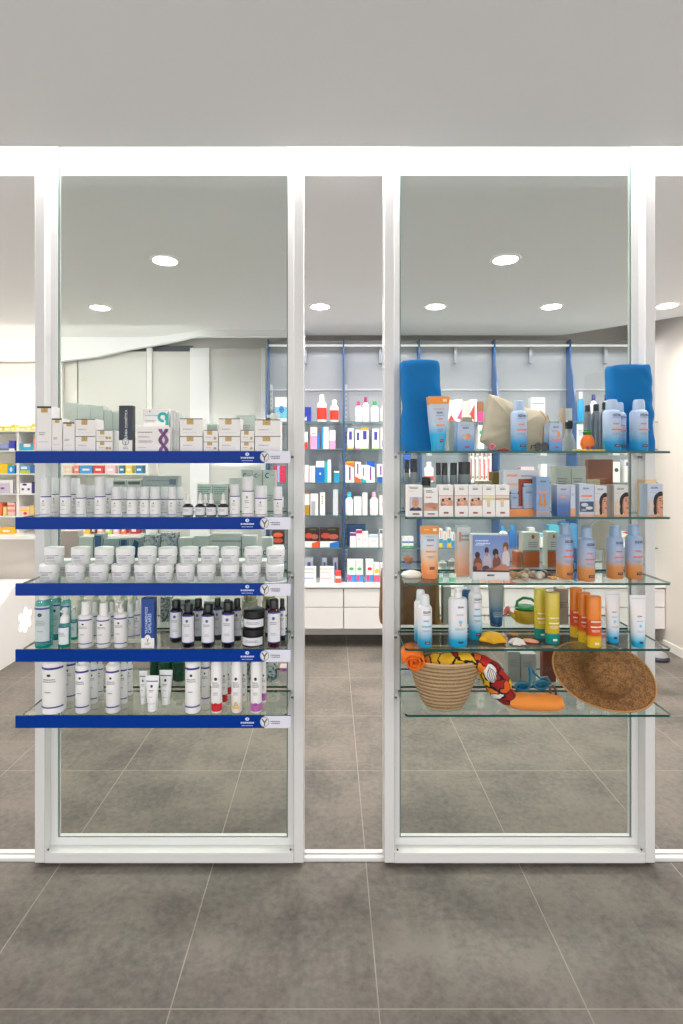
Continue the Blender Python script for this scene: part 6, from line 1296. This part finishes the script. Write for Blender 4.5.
for (x0, x1, yt, row, c) in ((588, 596, 428, 1, (120, 170, 210)), (598, 606, 427, 1, (220, 120, 140)), (435, 445, 497, 3, (120, 180, 200)), (447, 456, 496, 3, (230, 150, 120)), (505, 515, 496, 3, (200, 120, 150)), (518, 526, 494, 3, (120, 160, 90)), (580, 590, 495, 3, (90, 140, 190)), (598, 607, 497, 3, (220, 170, 90)), (270, 279, 433, 1, (150, 190, 210)), (271, 283, 497, 3, (230, 170, 150))):
    wbox(row, x0, x1, yt, W_, 'white carton with coloured lower third', [band(.05, .35, c)])
wbox(4, 272, 284, 531, (60, 34, 34), 'black and orange carton at far left', [('e', .5, .75, .4, .15, sh((236, 90, 30))), ('e', .5, .4, .4, .15, sh((200, 80, 50))), band(0, .15, W_)])
wbox(5, 490, 502, 566, W_, 'wide white box with orange foot', [band(0, .3, (236, 140, 70))]); wbox(5, 476, 487, 568, (214, 150, 110), 'low orange-brown carton'); wbox(5, 505, 516, 569, (226, 110, 80), 'low red-orange carton'); wbox(5, 590, 602, 562, W_, 'white box near the right', [('s', .2, .8, .7, .05, sh((150, 160, 190)), 2)])
# ================================================================ stock on the pharmacy shelf unit at far left
LZ = [PZ(y, 4.8) for y in LR] + [.955]
LN = ['top shelf', 'second shelf', 'third shelf', 'fourth shelf', 'lowest shelf', 'counter']
def lbox(row, x0, x1, yt, c, look, items=()):
    Y = 4.82 if row < 5 else 4.78; w = rnd((x1 - x0) * Y / F, .002); h = rnd(PZ(yt, Y) - LZ[row], .004)
    o = put(('lb', w, h, look), carton(w, .08, h, sh(c), list(items), single=True), (PX((x0 + x1) / 2, Y), Y + .04, LZ[row] + .0005))
    reg(o, look, 'far-left shelf unit ' + LN[row], 'carton', 'stock on the far-left shelf unit', x0)
YE = (244, 214, 60); 
for (x0, x1, yt, c) in ((-1, 3, 426, (240, 190, 30)), (4, 10.5, 426, YE), (11, 14.5, 424.5, YE), (19, 26, 426, (246, 224, 120)), (27, 31.5, 425.5, (246, 226, 130)), (32, 37, 423.5, (244, 206, 70))): lbox(0, x0, x1, yt, c, 'small yellow carton', [band(.2, .5, W_, .1, .9)])
lbox(1, -2, 8.5, 444, (150, 160, 214), 'blue and grey flat carton', [band(0, .3, (110, 120, 140))]); lbox(1, 9, 14.5, 440.5, (70, 80, 190), 'violet-blue carton', [band(0, .2, W_)]); lbox(1, 20, 33, 444, (60, 176, 216), 'light blue carton', [band(.5, 1, W_, .3, .8)]); lbox(1, 23, 30, 434, W_, 'white carton with orange dots', [('e', .4, .6, .2, .15, sh((240, 150, 90)))]) if False else None; lbox(1, 33.4, 40, 438, (240, 150, 120), 'salmon-coloured carton', ())
lbox(2, -2, 7.4, 463.5, (246, 206, 40), 'bright yellow carton'); lbox(2, 7.8, 14.4, 465.5, (40, 160, 224), 'light blue carton', [('e', .5, .5, .2, .3, sh(W_))]); lbox(2, 20, 30, 465, (90, 160, 220), 'blue carton with yellow-green foot', [band(0, .35, (200, 210, 50)), band(.5, .8, W_, .1, .7)]); lbox(2, 30.4, 40, 465, (60, 110, 170), 'steel blue carton')
lbox(3, -3, 9.4, 480, (206, 194, 212), 'pale lilac carton', [band(.75, 1, W_), ('r', .3, .6, .3, .45, sh((120, 90, 150)))]); lbox(3, 9.8, 14.4, 480, W_, 'white carton with navy edge', [band(0, 1, (60, 60, 120), .75, 1)]); lbox(3, 20, 31.5, 483, W_, 'white carton with navy top spots', [('e', .4, .85, .2, .1, sh(NV)), ('e', .25, .4, .12, .12, sh((100, 90, 160))), ('e', .75, .4, .12, .12, sh((100, 90, 160)))]); lbox(3, 31.8, 40, 482, (60, 56, 110), 'dark navy carton')
lbox(4, -3, 2, 503, (236, 110, 70), 'orange-red carton'); lbox(4, 3, 6.5, 507, (236, 220, 130), 'pale yellow carton'); lbox(4, 7.5, 14.8, 503, (240, 200, 190), 'pink striped carton', [band(.7, .85, (230, 120, 100)), band(.3, .5, (236, 150, 130))]); lbox(4, 19.5, 29, 506.5, (240, 206, 190), 'pink-white carton with yellow and red marks', [band(.5, .65, (244, 200, 40)), ('e', .6, .25, .2, .15, sh(RED))]); lbox(4, 29.4, 34, 505.5, (224, 190, 120), 'tan carton')
for (x0, x1, c, lk) in ((64, 72, (240, 214, 190), 'cream carton'), (74, 79, (236, 130, 110), 'orange-red striped carton'), (80, 92, (60, 150, 214), 'light blue carton with red frame'), (93.5, 103, (226, 60, 50), 'bright red carton'), (105, 115, (236, 190, 200), 'pink and white carton'), (119, 124.5, (10, 120, 150), 'dark teal carton'), (125.5, 132, (244, 206, 60), 'yellow carton'), (135.5, 142.5, (20, 120, 170), 'deep blue carton')): lbox(2, x0, x1, 465.5, c, lk, [band(.35, .6, W_, .2, .8)])
for (x0, x1, c, lk) in ((0, 14, (246, 180, 30), 'long flat orange-yellow carton'), (64, 71, (226, 170, 110), 'tan carton'), (73, 90, (240, 190, 60), 'wide yellow-orange carton'), (91, 96, (110, 60, 40), 'dark brown carton'), (97, 104, (226, 150, 110), 'salmon carton'), (105, 112, (190, 206, 40), 'lime green carton'), (113, 119, (240, 190, 200), 'pink carton'), (121, 126, (240, 110, 40), 'bright orange carton'), (130, 138.5, (190, 40, 50), 'crimson carton')): lbox(5, x0, x1, 526 if x0 else 527.5, c, lk, [band(.3, .6, W_, .2, .7)])
finish_labels()
